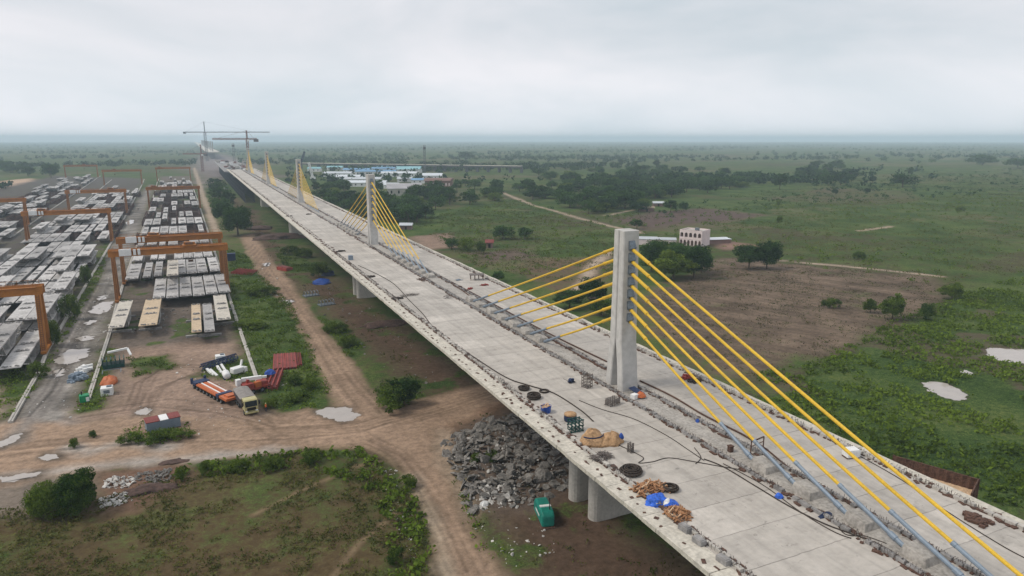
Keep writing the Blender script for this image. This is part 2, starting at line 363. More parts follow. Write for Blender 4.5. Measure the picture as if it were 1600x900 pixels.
ROADS = [W([(376,368),(396,366),(418,400),(452,440),(482,482),(512,522),(548,565),(575,605),(604,640),(560,672),(530,640),(512,605),(490,555),(465,505),(440,470),(408,430),(386,392)]),
         W([(-160,700),(40,655),(110,664),(230,650),(330,655),(420,652),(480,640),(540,655),(600,640),(700,614),(790,590),(830,600),(740,652),(690,672),(682,700),(705,760),(740,830),(785,905),(840,1000),(700,1000),(692,905),(688,850),(668,790),(640,745),(600,710),(560,698),(450,704),(300,718),(150,734),(0,760),(-160,800)])]
YARD_ROAD = [(-38.6,150),(-26,150),(-27.5,262),(-31,420),(-36,600),(-45,950),(-50,950),(-46,600),(-42.5,420),(-39.5,262)]
YARD_DIRT = W([(190,545),(360,535),(385,560),(395,600),(430,655),(300,670),(200,660),(110,668),(40,690),(60,640),(150,645),(185,610)])
YARD_FLOOR = [(-25.5,160),(8.5,160),(7,262),(4,420),(-3,900),(-5,1150),(-45,1150),(-38,900),(-31,420),(-27,262)]
YARD_LEFT = [(-95,165),(-39,165),(-41,300),(-46,600),(-60,1100),(-190,1250),(-200,900),(-150,500),(-110,300)]
UNDER = W([(480,470),(560,470),(640,500),(760,590),(830,600),(740,652),(690,672),(620,640),(570,570),(510,490)])
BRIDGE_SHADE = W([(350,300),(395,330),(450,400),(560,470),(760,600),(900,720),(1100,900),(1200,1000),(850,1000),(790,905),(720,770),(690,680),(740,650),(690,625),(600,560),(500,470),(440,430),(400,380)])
MARSH = W([(1110,640),(1190,585),(1290,560),(1390,505),(1480,470),(1560,440),(1700,425),(1800,900),(1500,760),(1300,690),(1170,640)])
FALLOW = W([(1000,470),(1060,440),(1130,402),(1240,412),(1440,432),(1485,465),(1420,515),(1330,545),(1290,555),(1200,590),(1120,585),(1040,540)])
PLOUGH = W([(965,345),(1010,332),(1100,326),(1200,336),(1150,345),(1060,353),(1000,362)])
FIELD_L = W([(-300,830),(0,790),(60,800),(160,780),(270,742),(330,724),(480,706),(560,704),(600,730),(650,785),(672,850),(665,905),(650,1000),(-300,1000)])
FIELD_DRY = W([(-300,900),(0,840),(200,800),(420,830),(560,790),(620,830),(600,905),(550,1000),(-300,1000)])
RUBBLE = W([(690,690),(760,655),(830,640),(905,710),(915,765),(850,792),(735,805),(712,750)])
GREENS = [W([(360,432),(402,425),(455,475),(480,525),(515,610),(505,635),(445,645),(420,630),(408,590),(385,560),(365,500)]),
          W([(165,545),(180,545),(160,640),(118,645),(130,610)]), W([(0,560),(50,590),(70,570),(150,420),(168,380),(160,430),(60,600),(20,650),(0,660)]),
          W([(430,395),(470,400),(500,425),(450,425)]), W([(495,495),(540,510),(570,545),(545,560),(515,520)]), W([(580,620),(600,595),(650,590),(665,620),(620,640)]),
          W([(180,690),(210,660),(290,662),(315,680),(240,695)]), W([(355,388),(385,400),(400,420),(360,425)]), W([(700,720),(735,800),(790,860),(760,880),(735,830)]),
          W([(200,560),(260,555),(280,575),(210,590)]), W([(340,560),(385,560),(395,600),(300,590)])]
TRACKS = [(W([(780,298),(790,303),(830,320),(865,329),(905,341),(960,355),(1004,364)]), 1.9), (W([(1216,407),(1260,411),(1320,416),(1400,424),(1470,432)]), 1.6),
          (W([(303,262),(311,285),(318,310),(329,340),(338,362)]), 2.2), (W([(785,310),(812,311),(828,318)]), 1.5), (W([(946,337),(965,333),(990,328)]), 1.5), (W([(900,452),(914,440),(922,420),(938,405),(955,392)]), 2.6), (W([(1340,361),(1392,354)]), 2.0)]
SAND = W([(0,305),(0,283),(45,279),(62,283),(50,296),(20,304)])
PUDDLES = [('pale puddle filling the hollow in the dirt junction', [(492,643),(520,636),(548,637),(562,648),(550,657),(528,658),(505,652)]),
           ('largest puddle on the muddy yard road', [(85,568),(92,553),(112,546),(140,545),(138,556),(120,566),(98,570)]),
           ('puddle on the yard road beside the gantry leg', [(140,489),(145,480),(160,472),(177,471),(172,484),(155,491)]),
           ('thin puddle between the two larger yard road puddles', [(118,529),(130,525),(148,526),(140,532),(126,533)]),
           ('small puddle below the largest yard road puddle', [(84,580),(98,574),(104,577),(96,587),(88,589)]),
           ('narrow puddle at the edge of the frame by the dirt road', [(-8,694),(20,680),(36,676),(30,685),(5,699),(-8,700)]),
           ('small puddle in the dirt road beside the red channels', [(440,470),(452,468),(460,470),(450,476)]),
           ('tiny puddle near the top of the dirt road', [(412,412),(420,410),(421,415),(414,417)]),
           ('long thin puddle along the lower dirt road', [(0,746),(40,741),(62,738),(58,745),(20,752),(0,755)]),
           ('small puddle by the upper left rail of the yard road', [(150,468),(158,462),(168,461),(166,467),(156,470)]),
           ('thin puddle below the gantry leg puddle', [(132,505),(142,500),(152,501),(146,507),(136,508)]),
           ('far puddle on the yard road behind the gantries', [(196,348),(203,343),(210,344),(207,350),(199,352)]),
           ('silty puddle on the roadside left of the container', [(60,715),(72,709),(88,710),(92,716),(76,719)]),
           ('puddle strip behind the low container', [(212,642),(228,637),(238,640),(228,648),(214,650)])]
PONDS = [('muddy pond in the marsh nearest the bridge', [(1440,600),(1450,596),(1475,598),(1495,607),(1510,618),(1508,625),(1490,626),(1468,619),(1452,610)]),
         ('muddy pond cut by the frame edge in the marsh', [(1538,547),(1552,543),(1580,545),(1640,550),(1640,572),(1590,568),(1560,564),(1545,555)]),
         ('tiny muddy pool between the two larger marsh ponds', [(1500,580),(1508,578),(1521,583),(1514,586),(1504,584)])]

ang_f = np.radians(np.concatenate([np.arange(-40, -16, 1.0), np.arange(-16, 66, .14), np.arange(66, 90, 1.0), np.arange(90, 320, 8.0)]))
rad = np.concatenate([[0.5, 12, 30], 45*np.exp(np.arange(0, 700)*math.log(330/45)/700), 330*np.exp(np.arange(0, 330)*math.log(14000/330)/329)])
A, RR = np.meshgrid(ang_f, rad)
gx = (RR*np.sin(A)).ravel(); gy = (RR*np.cos(A)).ravel()
nr, na = A.shape
def ground_paint(x, y):
    n = len(x)
    col = np.tile(np.array([.110,.095,.055]), (n,1)); veg = np.full(n, .72)
    # patchwork of far fields
    fx = x*.9+y*.44; fy = -x*.44+y*.9
    cx_ = np.floor(fx/190+fbm(x,y,400,2,5)*1.2); cy_ = np.floor(fy/85+fbm(x,y,300,2,6)*1.2)
    hsh = vnoise(cx_*1.0, cy_*1.0, 21); hs2 = vnoise(cx_*1.0, cy_*1.0, 77)
    far = np.clip((np.hypot(x,y)-170)/120, 0, 1)
    veg = veg + far*(hsh-.5)*.42 + (fbm(x,y,60,4,2)-.5)*.35
    col = col*(1+far[:,None]*(hs2[:,None]-.5)*.7)
    brown = fbm(x, y, 45, 4, 31); bm_ = np.clip((brown-.56)*9, 0, 1)*.6
    veg = veg*(1-bm_*.55)
    def put(mk, c, v):
        nonlocal col, veg
        m_ = mk[:,None]; col = col*(1-m_)+np.array(c)*m_; veg = veg*(1-mk)+v*mk
    put(pmask(x,y,MARSH,6,6,14), (.050,.050,.026), .84)
    put(pmask(x,y,FALLOW,5,5,12), (.135,.100,.074), .14+.25*np.clip((fbm(x,y,14,4,8)-.5)*6,0,1))
    fm = pmask(x,y,FALLOW,5,5,12); fur = np.sin((x*.92+y*.40+4*fbm(x,y,25,3,61))*1.55)*.5+np.sin((x*.92+y*.40+4*fbm(x,y,25,3,61))*.62)*.5
    col = col*(1+.17*fm*fur*(.5+fbm(x,y,11,3,62)))[:,None]; col = col*(1+fm*(fbm(x,y,9,4,63)-.5)*.9)[:,None]
    put(np.clip((fbm(x,y,22,4,44)-.55)*12,0,1)*pmask(x,y,MARSH,6,4), (.10,.085,.055), .42)
    put(pmask(x,y,PLOUGH,8,8,30), (.105,.075,.065), .1)
    put(pmask(x,y,W([(820,405),(960,400),(960,450),(890,470),(800,430)]),6,6,14)*.75, (.13,.085,.06), .35)
    put(pmask(x,y,W([(640,370),(700,365),(720,385),(660,392)]),4,4,12), (.24,.17,.13), .1)
    put(pmask(x,y,W([(720,395),(830,388),(850,402),(760,412)]),4,5,12)*.8, (.12,.085,.075), .2)
    put(pmask(x,y,W([(296,266),(312,243),(345,240),(400,258),(425,285),(350,278),(320,300)]),30,25,40), (.20,.17,.165), .12)
    put(pmask(x,y,SAND,12,10,30), (.46,.33,.24), .03)
    put(pmask(x,y,W([(1105,376),(1150,378),(1190,385),(1130,390)]),4,5,12), (.24,.15,.12), .2)
    put(pmask(x,y,BRIDGE_SHADE,6,5,12), (.105,.070,.050), .12+.5*np.clip((fbm(x,y,9,4,12)-.56)*8,0,1))  # dark brown soil, darkened further to paint in the shade under the deck
    put(pmask(x,y,YARD_LEFT,8,5,12), (.105,.092,.084), .34)
    put(pmask(x,y,YARD_FLOOR,4,2,6), (.135,.110,.092), .15+.5*np.clip((fbm(x,y,7,4,14)-.55)*8,0,1))
    put(pmask(x,y,W([(230,640),(0,700),(-200,730),(-200,640),(0,600),(40,600),(150,640)]),4,3), (.30,.23,.175), .06)
    put(pmask(x,y,FIELD_L,4,3,8), (.105,.082,.042), .50+.25*(fbm(x,y,12,4,15)-.5))
    put(pmask(x,y,FIELD_DRY,9,8,16)*.45, (.095,.060,.035), .30)
    put(pmask(x,y,YARD_DIRT,4,3,8), (.285,.205,.158), .03)
    put(pmask(x,y,YARD_ROAD,3,1.5,6), (.205,.188,.170), .0); col = col*(1+pmask(x,y,YARD_ROAD,3,1.5,6)*(fbm(x,y,6,5,81)-.5)*1.5)[:,None]
    put(pmask(x,y,W([(-40,742),(150,732),(160,790),(60,800),(-40,815)]),3,3,5), (.20,.165,.135), .08)
    put(pmask(x,y,W([(150,735),(290,720),(285,752),(210,800),(150,800)]),2,2,4), (.17,.105,.075), .12)
    put(pmask(x,y,W([(600,655),(680,640),(820,600),(850,620),(740,660),(690,680)]),4,3), (.24,.145,.095), .0)
    put(pmask(x,y,RUBBLE,4,4,6), (.13,.10,.082), .08)
    for g in GREENS: put(pmask(x,y,g,2.5,2.5,5)*.9, (.10,.085,.05), .80)
    rmask = np.zeros(n)
    for g in ROADS: rmask = np.maximum(rmask, pmask(x,y,g,1.6,1.3,5))
    rn = fbm(x,y,9,5,50); rc = np.array([.315,.222,.158])*(.82+.36*rn[:,None])
    m_ = rmask[:,None]; col = col*(1-m_)+rc*m_; veg = veg*(1-rmask)
    tmask = np.zeros(n)
    for pts, wd in TRACKS: tmask = np.maximum(tmask, lmask(x,y,pts,wd,1.6,.8))
    m_ = tmask[:,None]; col = col*(1-m_)+np.array([.37,.295,.225])*m_; veg = veg*(1-tmask)
    # paler wet edges and silt strips
    for pts, wd, c in [(W([(0,748),(150,728),(300,716),(450,702)]),1.2,(.36,.33,.30)), (W([(130,470),(100,560),(75,620),(20,690)]),2.2,(.25,.225,.205)),
                       (W([(640,745),(668,790),(690,850),(700,900)]),.9,(.42,.34,.26)), (W([(690,672),(705,740),(735,800)]),.8,(.40,.31,.23)),
                       (W([(110,700),(140,705),(200,690),(260,700)]),1.4,(.34,.31,.28))]:
        mk = lmask(x,y,pts,wd,1.5,1.5)*.8; put(mk, c, 0)
    # wet dark margins round the puddles
    for _, pp in PUDDLES+PONDS:
        q = W(pp); k = 1-np.clip(sub(x,y,q,6,sdist)/1.6+(fbm(x,y,2.5,3,82)-.5)*1.2, 0, 1); k *= .75; k_ = k[:,None]; col = col*(1-k_)+np.array([.105,.085,.068])*k_; veg = veg*(1-k*.4)
    # bundles of parallel tyre tracks
    rg_ = random.Random(6)
    for base, n_, sprd, st in [([(40,655),(75,615),(110,545),(135,500),(165,440)],9,4.0,.30),([(0,708),(150,692),(300,686),(450,682),(560,672),(600,660)],10,4.0,.24),([(560,690),(612,715),(655,770),(690,830),(725,905)],8,3.0,.26),
                               ([(385,382),(430,450),(480,520),(530,600),(570,650)],8,3.4,.24),([(215,655),(240,610),(300,585),(340,610),(360,640)],6,3.0,.22),([(110,660),(230,640),(330,650),(420,672)],8,5.0,.22),([(600,665),(680,645),(760,620),(830,600)],6,3.0,.22),
                               ([(200,640),(215,600),(250,575),(300,575),(320,585)],4,1.6,.30),([(300,655),(380,640),(430,670),(520,668)],5,3.0,.22)]:
        B_ = W(base)
        for q_ in range(n_):
            o_ = rg_.gauss(0, sprd*.5); o2 = rg_.gauss(0, .8); L_ = []
            for i_, (bx, by) in enumerate(B_):
                j_ = min(i_, len(B_)-2); dx, dy = B_[j_+1][0]-B_[j_][0], B_[j_+1][1]-B_[j_][1]; ln_ = math.hypot(dx,dy); t_ = i_/(len(B_)-1)
                L_.append((bx-dy/ln_*(o_+o2*t_), by+dx/ln_*(o_+o2*t_)))
            for g_ in (0, 1.9):
                L2 = [(px_+g_*.7, py_+g_*.7) for px_, py_ in L_]
                mk = (lmask(x,y,L2,.16,.35,.15)*st*1.7*(.5+fbm(x,y,8,3,83+q_)))[:,None]; col = col*(1-mk)+col*(.45 if rg_.random() < .72 else 1.5)*mk
    # wheel ruts
    for pts in [W([(60,640),(120,660),(200,650),(300,640),(400,665),(430,690)]), W([(205,640),(210,600),(240,585),(280,580),(300,590)]), W([(225,625),(232,600),(255,590),(290,592)]),
                W([(400,640),(425,660),(440,680),(400,690)]), W([(560,690),(600,705),(650,760),(690,830),(720,900)]), W([(590,685),(640,720),(690,800),(740,900)]),
                W([(0,705),(150,690),(300,685),(450,680),(560,672)]), W([(0,725),(150,705),(300,695),(450,690),(560,682)]), W([(390,390),(430,450),(480,520),(540,610)]),
                W([(65,640),(90,600),(130,520),(160,450)]), W([(40,650),(70,610),(110,540),(145,470)]), W([(20,660),(60,600),(100,530)])]:
        mk = lmask(x,y,pts,.32,.5,.25)[:,None]*.34; col = col*(1-mk)+col*.42*mk
    for pts in [W([(395,805),(480,762),(560,728),(590,722)]), W([(520,900),(560,850),(620,800)])]:
        put(lmask(x,y,pts,.35,.6,.2)*.7, (.26,.19,.12), .1)
    return col, np.clip(veg,0,1), rmask, tmask
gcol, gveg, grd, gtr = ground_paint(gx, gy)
gz = (fbm(gx,gy,3.0,3,70)-.5)*.35*gveg*(np.hypot(gx,gy) < 900)
mound = pmask(gx,gy,RUBBLE,9,3,6); gz += mound*(.1+1.0*fbm(gx,gy,7,3,71))
for _, pp in PUDDLES+PONDS:
    q = W(pp); k = 1-np.clip(sub(gx,gy,q,6,sdist)/4,0,1); gz = gz*(1-k) - .05*k
gz = np.where((grd > .05) | (gtr > .05), np.minimum(gz, 0)*0, gz)
def ground_mat():
    mt = bpy.data.materials.new('ground_soil_and_grass'); mt.use_nodes = True; t = mt.node_tree; l = t.links.new
    p = t.nodes['Principled BSDF']; p.inputs['Roughness'].default_value = .95; p.inputs['Specular IOR Level'].default_value = .02
    a = N(t, 'ShaderNodeAttribute', attribute_name='soil'); g = N(t, 'ShaderNodeNewGeometry')
    def nz_(s, d=5, r=.6, dist=0):
        n = N(t, 'ShaderNodeTexNoise'); n.inputs['Scale'].default_value = s; n.inputs['Detail'].default_value = d; n.inputs['Roughness'].default_value = r; n.inputs['Distortion'].default_value = dist
        l(g.outputs['Position'], n.inputs['Vector']); return n.outputs[0]
    def mr(x, a0, a1, b0, b1):
        n = N(t, 'ShaderNodeMapRange'); l(x, n.inputs[0])
        for i, q in enumerate((a0,a1,b0,b1)): n.inputs[i+1].default_value = q
        return n.outputs[0]
    n1 = nz_(.8, 9, .78); n2 = nz_(.13, 6, .6); n3 = nz_(.035, 5, .6); n4 = nz_(3.2, 5, .7)
    sc = N(t, 'ShaderNodeVectorMath', operation='SCALE'); l(a.outputs['Color'], sc.inputs[0])
    mm = N(t, 'ShaderNodeMath', operation='MULTIPLY'); l(mr(n1,.3,.7,.55,1.40), mm.inputs[0]); l(mr(n2,.3,.7,.80,1.18), mm.inputs[1]); l(mm.outputs[0], sc.inputs['Scale'])
    # clumps of green: the share of cover is the attribute's alpha
    c1 = N(t, 'ShaderNodeMath', operation='ADD'); l(mr(n1,0,1,0,.55), c1.inputs[0]); l(mr(n2,0,1,0,.45), c1.inputs[1])
    th = N(t, 'ShaderNodeMath', operation='SUBTRACT'); l(c1.outputs[0], th.inputs[0]); th.inputs[1].default_value = 1.0
    th2 = N(t, 'ShaderNodeMath', operation='ADD'); l(th.outputs[0], th2.inputs[0]); l(mr(a.outputs['Alpha'],0,1,.30,.68), th2.inputs[1])
    vf = mr(th2.outputs[0], -.05, .07, 0, 1)
    gr = N(t, 'ShaderNodeValToRGB'); gr.color_ramp.elements[0].position = .14; gr.color_ramp.elements[0].color = (.016,.032,.010,1)
    gr.color_ramp.elements[1].position = .88; gr.color_ramp.elements[1].color = (.135,.150,.050,1)
    e = gr.color_ramp.elements.new(.50); e.color = (.052,.088,.024,1)
    c2 = N(t, 'ShaderNodeMath', operation='ADD'); l(mr(n1,.36,.64,0,.42), c2.inputs[0]); l(mr(n3,.38,.62,0,.28), c2.inputs[1])
    c3 = N(t, 'ShaderNodeMath', operation='ADD'); l(c2.outputs[0], c3.inputs[0]); l(mr(n4,.34,.66,0,.30), c3.inputs[1]); l(c3.outputs[0], gr.inputs[0])
    mx = N(t, 'ShaderNodeMix', data_type='RGBA'); l(vf, mx.inputs[0]); l(sc.outputs[0], mx.inputs[6]); l(gr.outputs[0], mx.inputs[7]); l(mx.outputs[2], p.inputs['Base Color'])
    bp = N(t, 'ShaderNodeBump'); bp.inputs['Strength'].default_value = .6; bp.inputs['Distance'].default_value = .3; l(n1, bp.inputs['Height']); l(bp.outputs[0], p.inputs['Normal'])
    return mt
MAT['ground'] = ground_mat()
idx = np.arange(nr*na).reshape(nr, na)
a_ = idx[:-1,:]; q0 = a_.ravel(); q1 = np.roll(idx[:-1,:],-1,1).ravel(); q2 = np.roll(idx[1:,:],-1,1).ravel(); q3 = idx[1:,:].ravel()
quads = np.stack([q0,q3,q2,q1],1)
def np_mesh(name, verts, faces, mat, colors=None, cname='soil', tint=None, k=4):
    me = bpy.data.meshes.new(name); nf = len(faces)
    me.vertices.add(len(verts)); me.vertices.foreach_set('co', np.ascontiguousarray(verts, dtype=np.float32).ravel())
    me.loops.add(nf*k); me.loops.foreach_set('vertex_index', np.ascontiguousarray(faces, dtype=np.int32).ravel())
    me.polygons.add(nf); me.polygons.foreach_set('loop_start', np.arange(nf, dtype=np.int32)*k)
    if colors is not None:
        c = me.attributes.new(cname, 'FLOAT_COLOR', 'POINT'); c.data.foreach_set('color', np.ascontiguousarray(colors, dtype=np.float32).ravel())
    if tint is not None:
        c = me.attributes.new('tint', 'FLOAT', 'FACE'); c.data.foreach_set('value', np.ascontiguousarray(tint, dtype=np.float32))
    me.update(calc_edges=True); me.materials.append(mat)
    return me
def np_obj(name, *a, **k):
    o = bpy.data.objects.new(name, np_mesh(name, *a, **k)); COL.objects.link(o); return o
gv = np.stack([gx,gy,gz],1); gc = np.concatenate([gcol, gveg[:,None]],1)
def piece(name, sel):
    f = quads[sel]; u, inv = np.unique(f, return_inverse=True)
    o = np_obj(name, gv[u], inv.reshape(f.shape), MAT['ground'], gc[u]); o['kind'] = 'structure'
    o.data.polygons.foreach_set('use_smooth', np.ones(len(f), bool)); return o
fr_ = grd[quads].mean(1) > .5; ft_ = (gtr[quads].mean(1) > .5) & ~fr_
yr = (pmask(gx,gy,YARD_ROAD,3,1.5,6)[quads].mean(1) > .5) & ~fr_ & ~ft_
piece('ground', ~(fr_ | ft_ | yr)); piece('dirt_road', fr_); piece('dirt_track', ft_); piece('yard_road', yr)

def water_sheet(name, label, poly, z):
    pts = W(poly); n = len(pts); out_ = []
    for i in range(n):
        p0, p1 = Vector(pts[i]), Vector(pts[(i+1)%n])
        for k in range(12):
            q = p0.lerp(p1, k/12); d = (p1-p0); nn = Vector((d.y,-d.x)).normalized()
            out_.append(q + nn*((mnoise.noise((q.x*.6, q.y*.6, 3))*.30+mnoise.noise((q.x*2.1, q.y*2.1, 7))*.13)*min(d.length,5)))
    me = bpy.data.meshes.new(name); me.from_pydata([(p.x,p.y,z) for p in out_], [], [tuple(range(len(out_)))]); me.materials.append(MAT['water'])
    o = bpy.data.objects.new(name, me); COL.objects.link(o); return tag(o, label, name, kind='structure')
for lb, pp in PUDDLES: water_sheet('puddle', lb, pp, .015)
for lb, pp in PONDS: water_sheet('pond', lb, pp, .03)

# ------------------------------------------------------------------ plants
def leaf_quads(rg, cen, size, outward=None):
    n = len(cen); nrm = rg.normal(size=(n,3))
    if outward is not None: nrm = nrm*.75 + outward*1.1
    nrm /= np.linalg.norm(nrm, axis=1)[:,None]+1e-9
    t = np.cross(nrm, rg.normal(size=(n,3))); t /= np.linalg.norm(t,axis=1)[:,None]+1e-9
    b = np.cross(nrm, t); s = size[:,None] if np.ndim(size) else size
    asp = rg.uniform(.5,1.0,(n,1))
    v = np.stack([cen-t*s, cen-b*s*asp*.8, cen+t*s, cen+b*s*asp*.8], 1).reshape(-1,3)
    return v, np.arange(n*4).reshape(n,4)
def crown_mesh(name, seed, rad_, ht, base, nclump, nleaf, leaf, mat, flat=1.0):
    """clumps of leaf faces through a lopsided crown volume"""
    rg = np.random.default_rng(seed); cs = []; tn = []; ow = []; sz = []
    for k in range(nclump):
        th = rg.uniform(0, 2*math.pi); u = rg.uniform(-.75, 1); rr = rg.uniform(.35, 1.0)**.6
        lop = 1+.34*math.sin(th*2+seed)+.24*math.sin(th*3+seed*2)
        c = np.array([rad_*lop*rr*math.sqrt(max(0,1-u*u*.85))*math.cos(th)*.78, rad_*lop*rr*math.sqrt(max(0,1-u*u*.85))*math.sin(th)*.78, base+(ht-base)*(.5+.46*u*rr)])
        cr = rad_*rg.uniform(.17,.42); n = int(nleaf*rg.uniform(.6,1.3))
        d = rg.normal(size=(n,3)); d /= np.linalg.norm(d,axis=1)[:,None]; d[:,2] *= flat
        p = c + d*cr*(rg.uniform(.3,1.0,(n,1))**.5)*np.array([1,1,.75])
        cs.append(p); ow.append(d); tn.append(np.full(n, np.clip(rg.normal(.5,.2),0,1))+rg.normal(0,.13,n)); sz.append(leaf*rg.uniform(.6,1.35,n))
    cs = np.concatenate(cs); v, f = leaf_quads(rg, cs, np.concatenate(sz), np.concatenate(ow))
    v[:,2] = np.maximum(v[:,2], .05)
    return np_mesh(name, v, f, MAT[mat], tint=np.clip(np.concatenate(tn),0,1))
def trunk_mesh(name, seed, ht, rad_, tr):
    rg = random.Random(seed); b = MB()
    top = Vector((rg.uniform(-.3,.3), rg.uniform(-.3,.3), ht*.55)); b.tube((0,0,-.2), top, tr, 7, tr*.6)
    for k in range(5):
        a = k*1.26+rg.random(); q = top*rg.uniform(.55,1) ; e = Vector((math.cos(a)*rad_*.6, math.sin(a)*rad_*.6, ht*rg.uniform(.62,.88)))
        b.tube(q, e, tr*.45, 5, tr*.12)
    return b.mesh(name, MAT['bark'])
# kinds: unit trees, scaled per instance (built 10 m tall)
KIND = {}
def kind(key, seed, rad_, base, nclump, nleaf, leaf, mat, tr=.28, flat=1.0):
    KIND[key] = (crown_mesh('crown', seed, rad_, 10, base, nclump, nleaf, leaf, mat, flat), trunk_mesh('trunk', seed, 10, rad_, tr))
kind('round0', 1, 5.2, 1.2, 46, 50, .40, 'leaf'); kind('round1', 2, 4.6, 1.8, 40, 48, .40, 'leaf'); kind('round2', 3, 5.8, .9, 52, 50, .40, 'leaf')
kind('round3', 14, 5.0, 1.5, 38, 52, .38, 'leaf'); kind('tall0', 4, 3.4, 1.8, 34, 46, .38, 'leaf'); kind('tall1', 5, 3.8, 2.4, 30, 46, .40, 'leaf')
kind('near0', 6, 5.4, .9, 80, 150, .23, 'leaf'); kind('near1', 16, 4.8, 1.9, 66, 150, .23, 'leaf')
kind('bush0', 7, 6.5, .2, 90, 210, .26, 'leaf2'); kind('bush1', 8, 7.5, .1, 40, 120, .40, 'leaf2'); kind('lime0', 9, 5.2, .8, 60, 150, .27, 'leaf2')
CROWN_R = {'round0':5.2,'round1':4.6,'round2':5.8,'round3':5.0,'tall0':3.4,'tall1':3.8,'near0':5.4,'near1':4.8,'bush0':6.5,'bush1':7.5,'lime0':5.2}
def tree(key, p, h, wd, label, group=None, name='tree', cat='tree', rz=None):
    r = thing(name, label, cat, (p[0],p[1],0), rnd.uniform(0,6.28) if rz is None else rz, group)
    sx = wd/(2*CROWN_R[key]); r.scale = (sx, sx, h/10)
    for nm, me in zip(('crown','trunk'), KIND[key]):
        o = bpy.data.objects.new(nm, me); COL.objects.link(o); o.parent = r
    return r
def T(u, v, wpx, hpx, key, label, **k):
    p = at(u, v); s = ppm(p); return tree(key, p, hpx/s, wpx/s, label, **k)
# near and solitary trees
T(76,806,66,52,'bush0','dark green bush at the field edge, left half of a joined pair',name='bush',cat='bush')
T(122,800,74,66,'bush0','lighter taller bush joined to a darker one above the grass field',name='bush',cat='bush',rz=1.1)
T(612,640,60,36,'bush1','broad low bush at the corner of the dirt junction',name='bush',cat='bush')
T(632,634,44,46,'near1','dark leafy shrub rising behind the broad bush at the junction',name='shrub',cat='shrub')
T(372,368,58,46,'near0','big round dark tree at the head of the dirt road beside the bridge')
T(350,350,34,34,'near1','dark tree just behind the big round one by the dirt road')
T(346,334,32,28,'round0','third tree from the dirt road in the row along the left of the bridge')
T(343,318,30,26,'round1','fourth tree from the dirt road in the row along the left of the bridge')
T(340,306,28,22,'round2','fifth tree from the dirt road in the row along the left of the bridge')
T(338,296,24,18,'round3','sixth and farthest tree in the row along the left of the bridge')
T(358,326,26,26,'round1','small dark tree squeezed between the tree row and the bridge girder')
T(1018,424,52,50,'near0','dark tree touching the near pylon in the outline, left end of its clump')
T(1052,436,64,46,'lime0','brightest yellowish green tree at the front of the clump by the pylon')
T(1058,418,48,42,'near1','dark tree behind the yellowish green one in the clump by the pylon')
T(1084,434,54,52,'near0','dark wide tree at the right front of the clump by the pylon',rz=.4)
T(1096,426,40,40,'near1','smaller dark tree at the right end of the clump by the pylon',rz=2)
T(1038,402,40,25,'lime0','pale green tree at the back of the clump below the white house')
T(1170,421,44,42,'near1','left of two dark round trees standing together beyond the brown field')
T(1198,420,44,43,'near0','right of two dark round trees standing together beyond the brown field')
T(1394,500,40,42,'lime0','round green tree standing alone at the edge of the brown field')
T(1360,489,20,23,'lime0','small green tree just left of the round green tree on the brown field')
T(1487,468,36,28,'lime0','low green tree where the brown field meets the marsh')
T(1302,482,22,16,'bush1','grey green bush on the open brown field',name='bush',cat='bush')
T(1286,480,9,12,'bush1','thin little bush beside the grey green bush on the brown field',name='bush',cat='bush')
T(1446,500,28,26,'bush1','dry yellowish bush right of the round green tree',name='bush',cat='bush')
T(1342,406,17,13,'bush1','small dark bush above the pale track end',name='bush',cat='bush')
T(706,389,24,19,'round0','dark bush beside the bridge deck below the red shed',name='bush',cat='bush')
T(786,374,38,22,'round2','dark bushy tree in the green field right of the second pylon')
T(820,374,30,20,'round3','dark bushy tree next to the track side of the green field')
T(752,396,18,20,'lime0','bright round tree beside the red hut')
T(778,440,24,17,'near1','small dark tree close under the bridge edge')
T(728,392,30,20,'bush1','pale green bush between two dark ones beside the bridge',name='bush',cat='bush')
T(928,474,52,40,'near0','dark leafy tree hidden behind the stay cables left of the pylon',)
T(890,482,50,32,'near1','dark leafy tree against the deck edge left of the pylon')
T(940,494,40,30,'lime0','green shrub at the deck edge just left of the pylon',name='shrub',cat='shrub')
T(995,358,20,15,'round1','solitary dark bush above the pale track by the white house',name='bush',cat='bush')
T(1410,293,44,22,'round2','broad dark tree alone on the far field edge')
T(1420,276,10,16,'tall0','slim tree behind the broad dark tree on the far fields')
T(1363,287,14,12,'round1','small tree left of the broad dark tree on the far fields')
T(1355,302,12,9,'round0','little round bush on the far field line',name='bush',cat='bush')
T(1305,304,9,9,'round0','tiny bush on the far field line',name='bush',cat='bush')
T(1218,296,22,26,'round3','dark tree standing just right of the long wood')
T(1216,322,8,10,'bush1','tiny thorn bush in the open green field',name='bush',cat='bush')
T(1218,348,9,10,'bush1','tiny thorn bush near the white house field',name='bush',cat='bush')
T(1500,331,13,9,'bush1','low dark bush alone on the right hand fields',name='bush',cat='bush')
T(1535,258,40,16,'round2','broad dark far tree before the hazy fields')
T(1590,262,34,16,'round0','far dark tree cut by the frame edge')
T(728,250,30,13,'round2','dome shaped dark tree far behind the viaduct')
T(1048,332,22,20,'round1','dark tree at the right end of the farm by the ploughed field')
T(1068,330,16,16,'round0','smaller tree beside the farm at the ploughed field')
T(920,334,24,22,'round3','dark round tree standing where the pale track bends')
for u, v, w_, h_, lb in [(200,655,0,0,''), ]: pass
T(117,699,17,15,'bush1','small green bush on the silty island in the dirt road',name='bush',cat='bush')
T(145,684,14,11,'bush1','paler little bush behind the small bush on the silty island',name='bush',cat='bush')
T(205,692,34,16,'bush1','wide low weeds on the left side of the small container',name='bush',cat='bush')
T(245,690,44,17,'bush1','green scrub right in front of the small container',name='bush',cat='bush')
T(282,686,36,14,'bush1','low scrub right of the small container',name='bush',cat='bush')
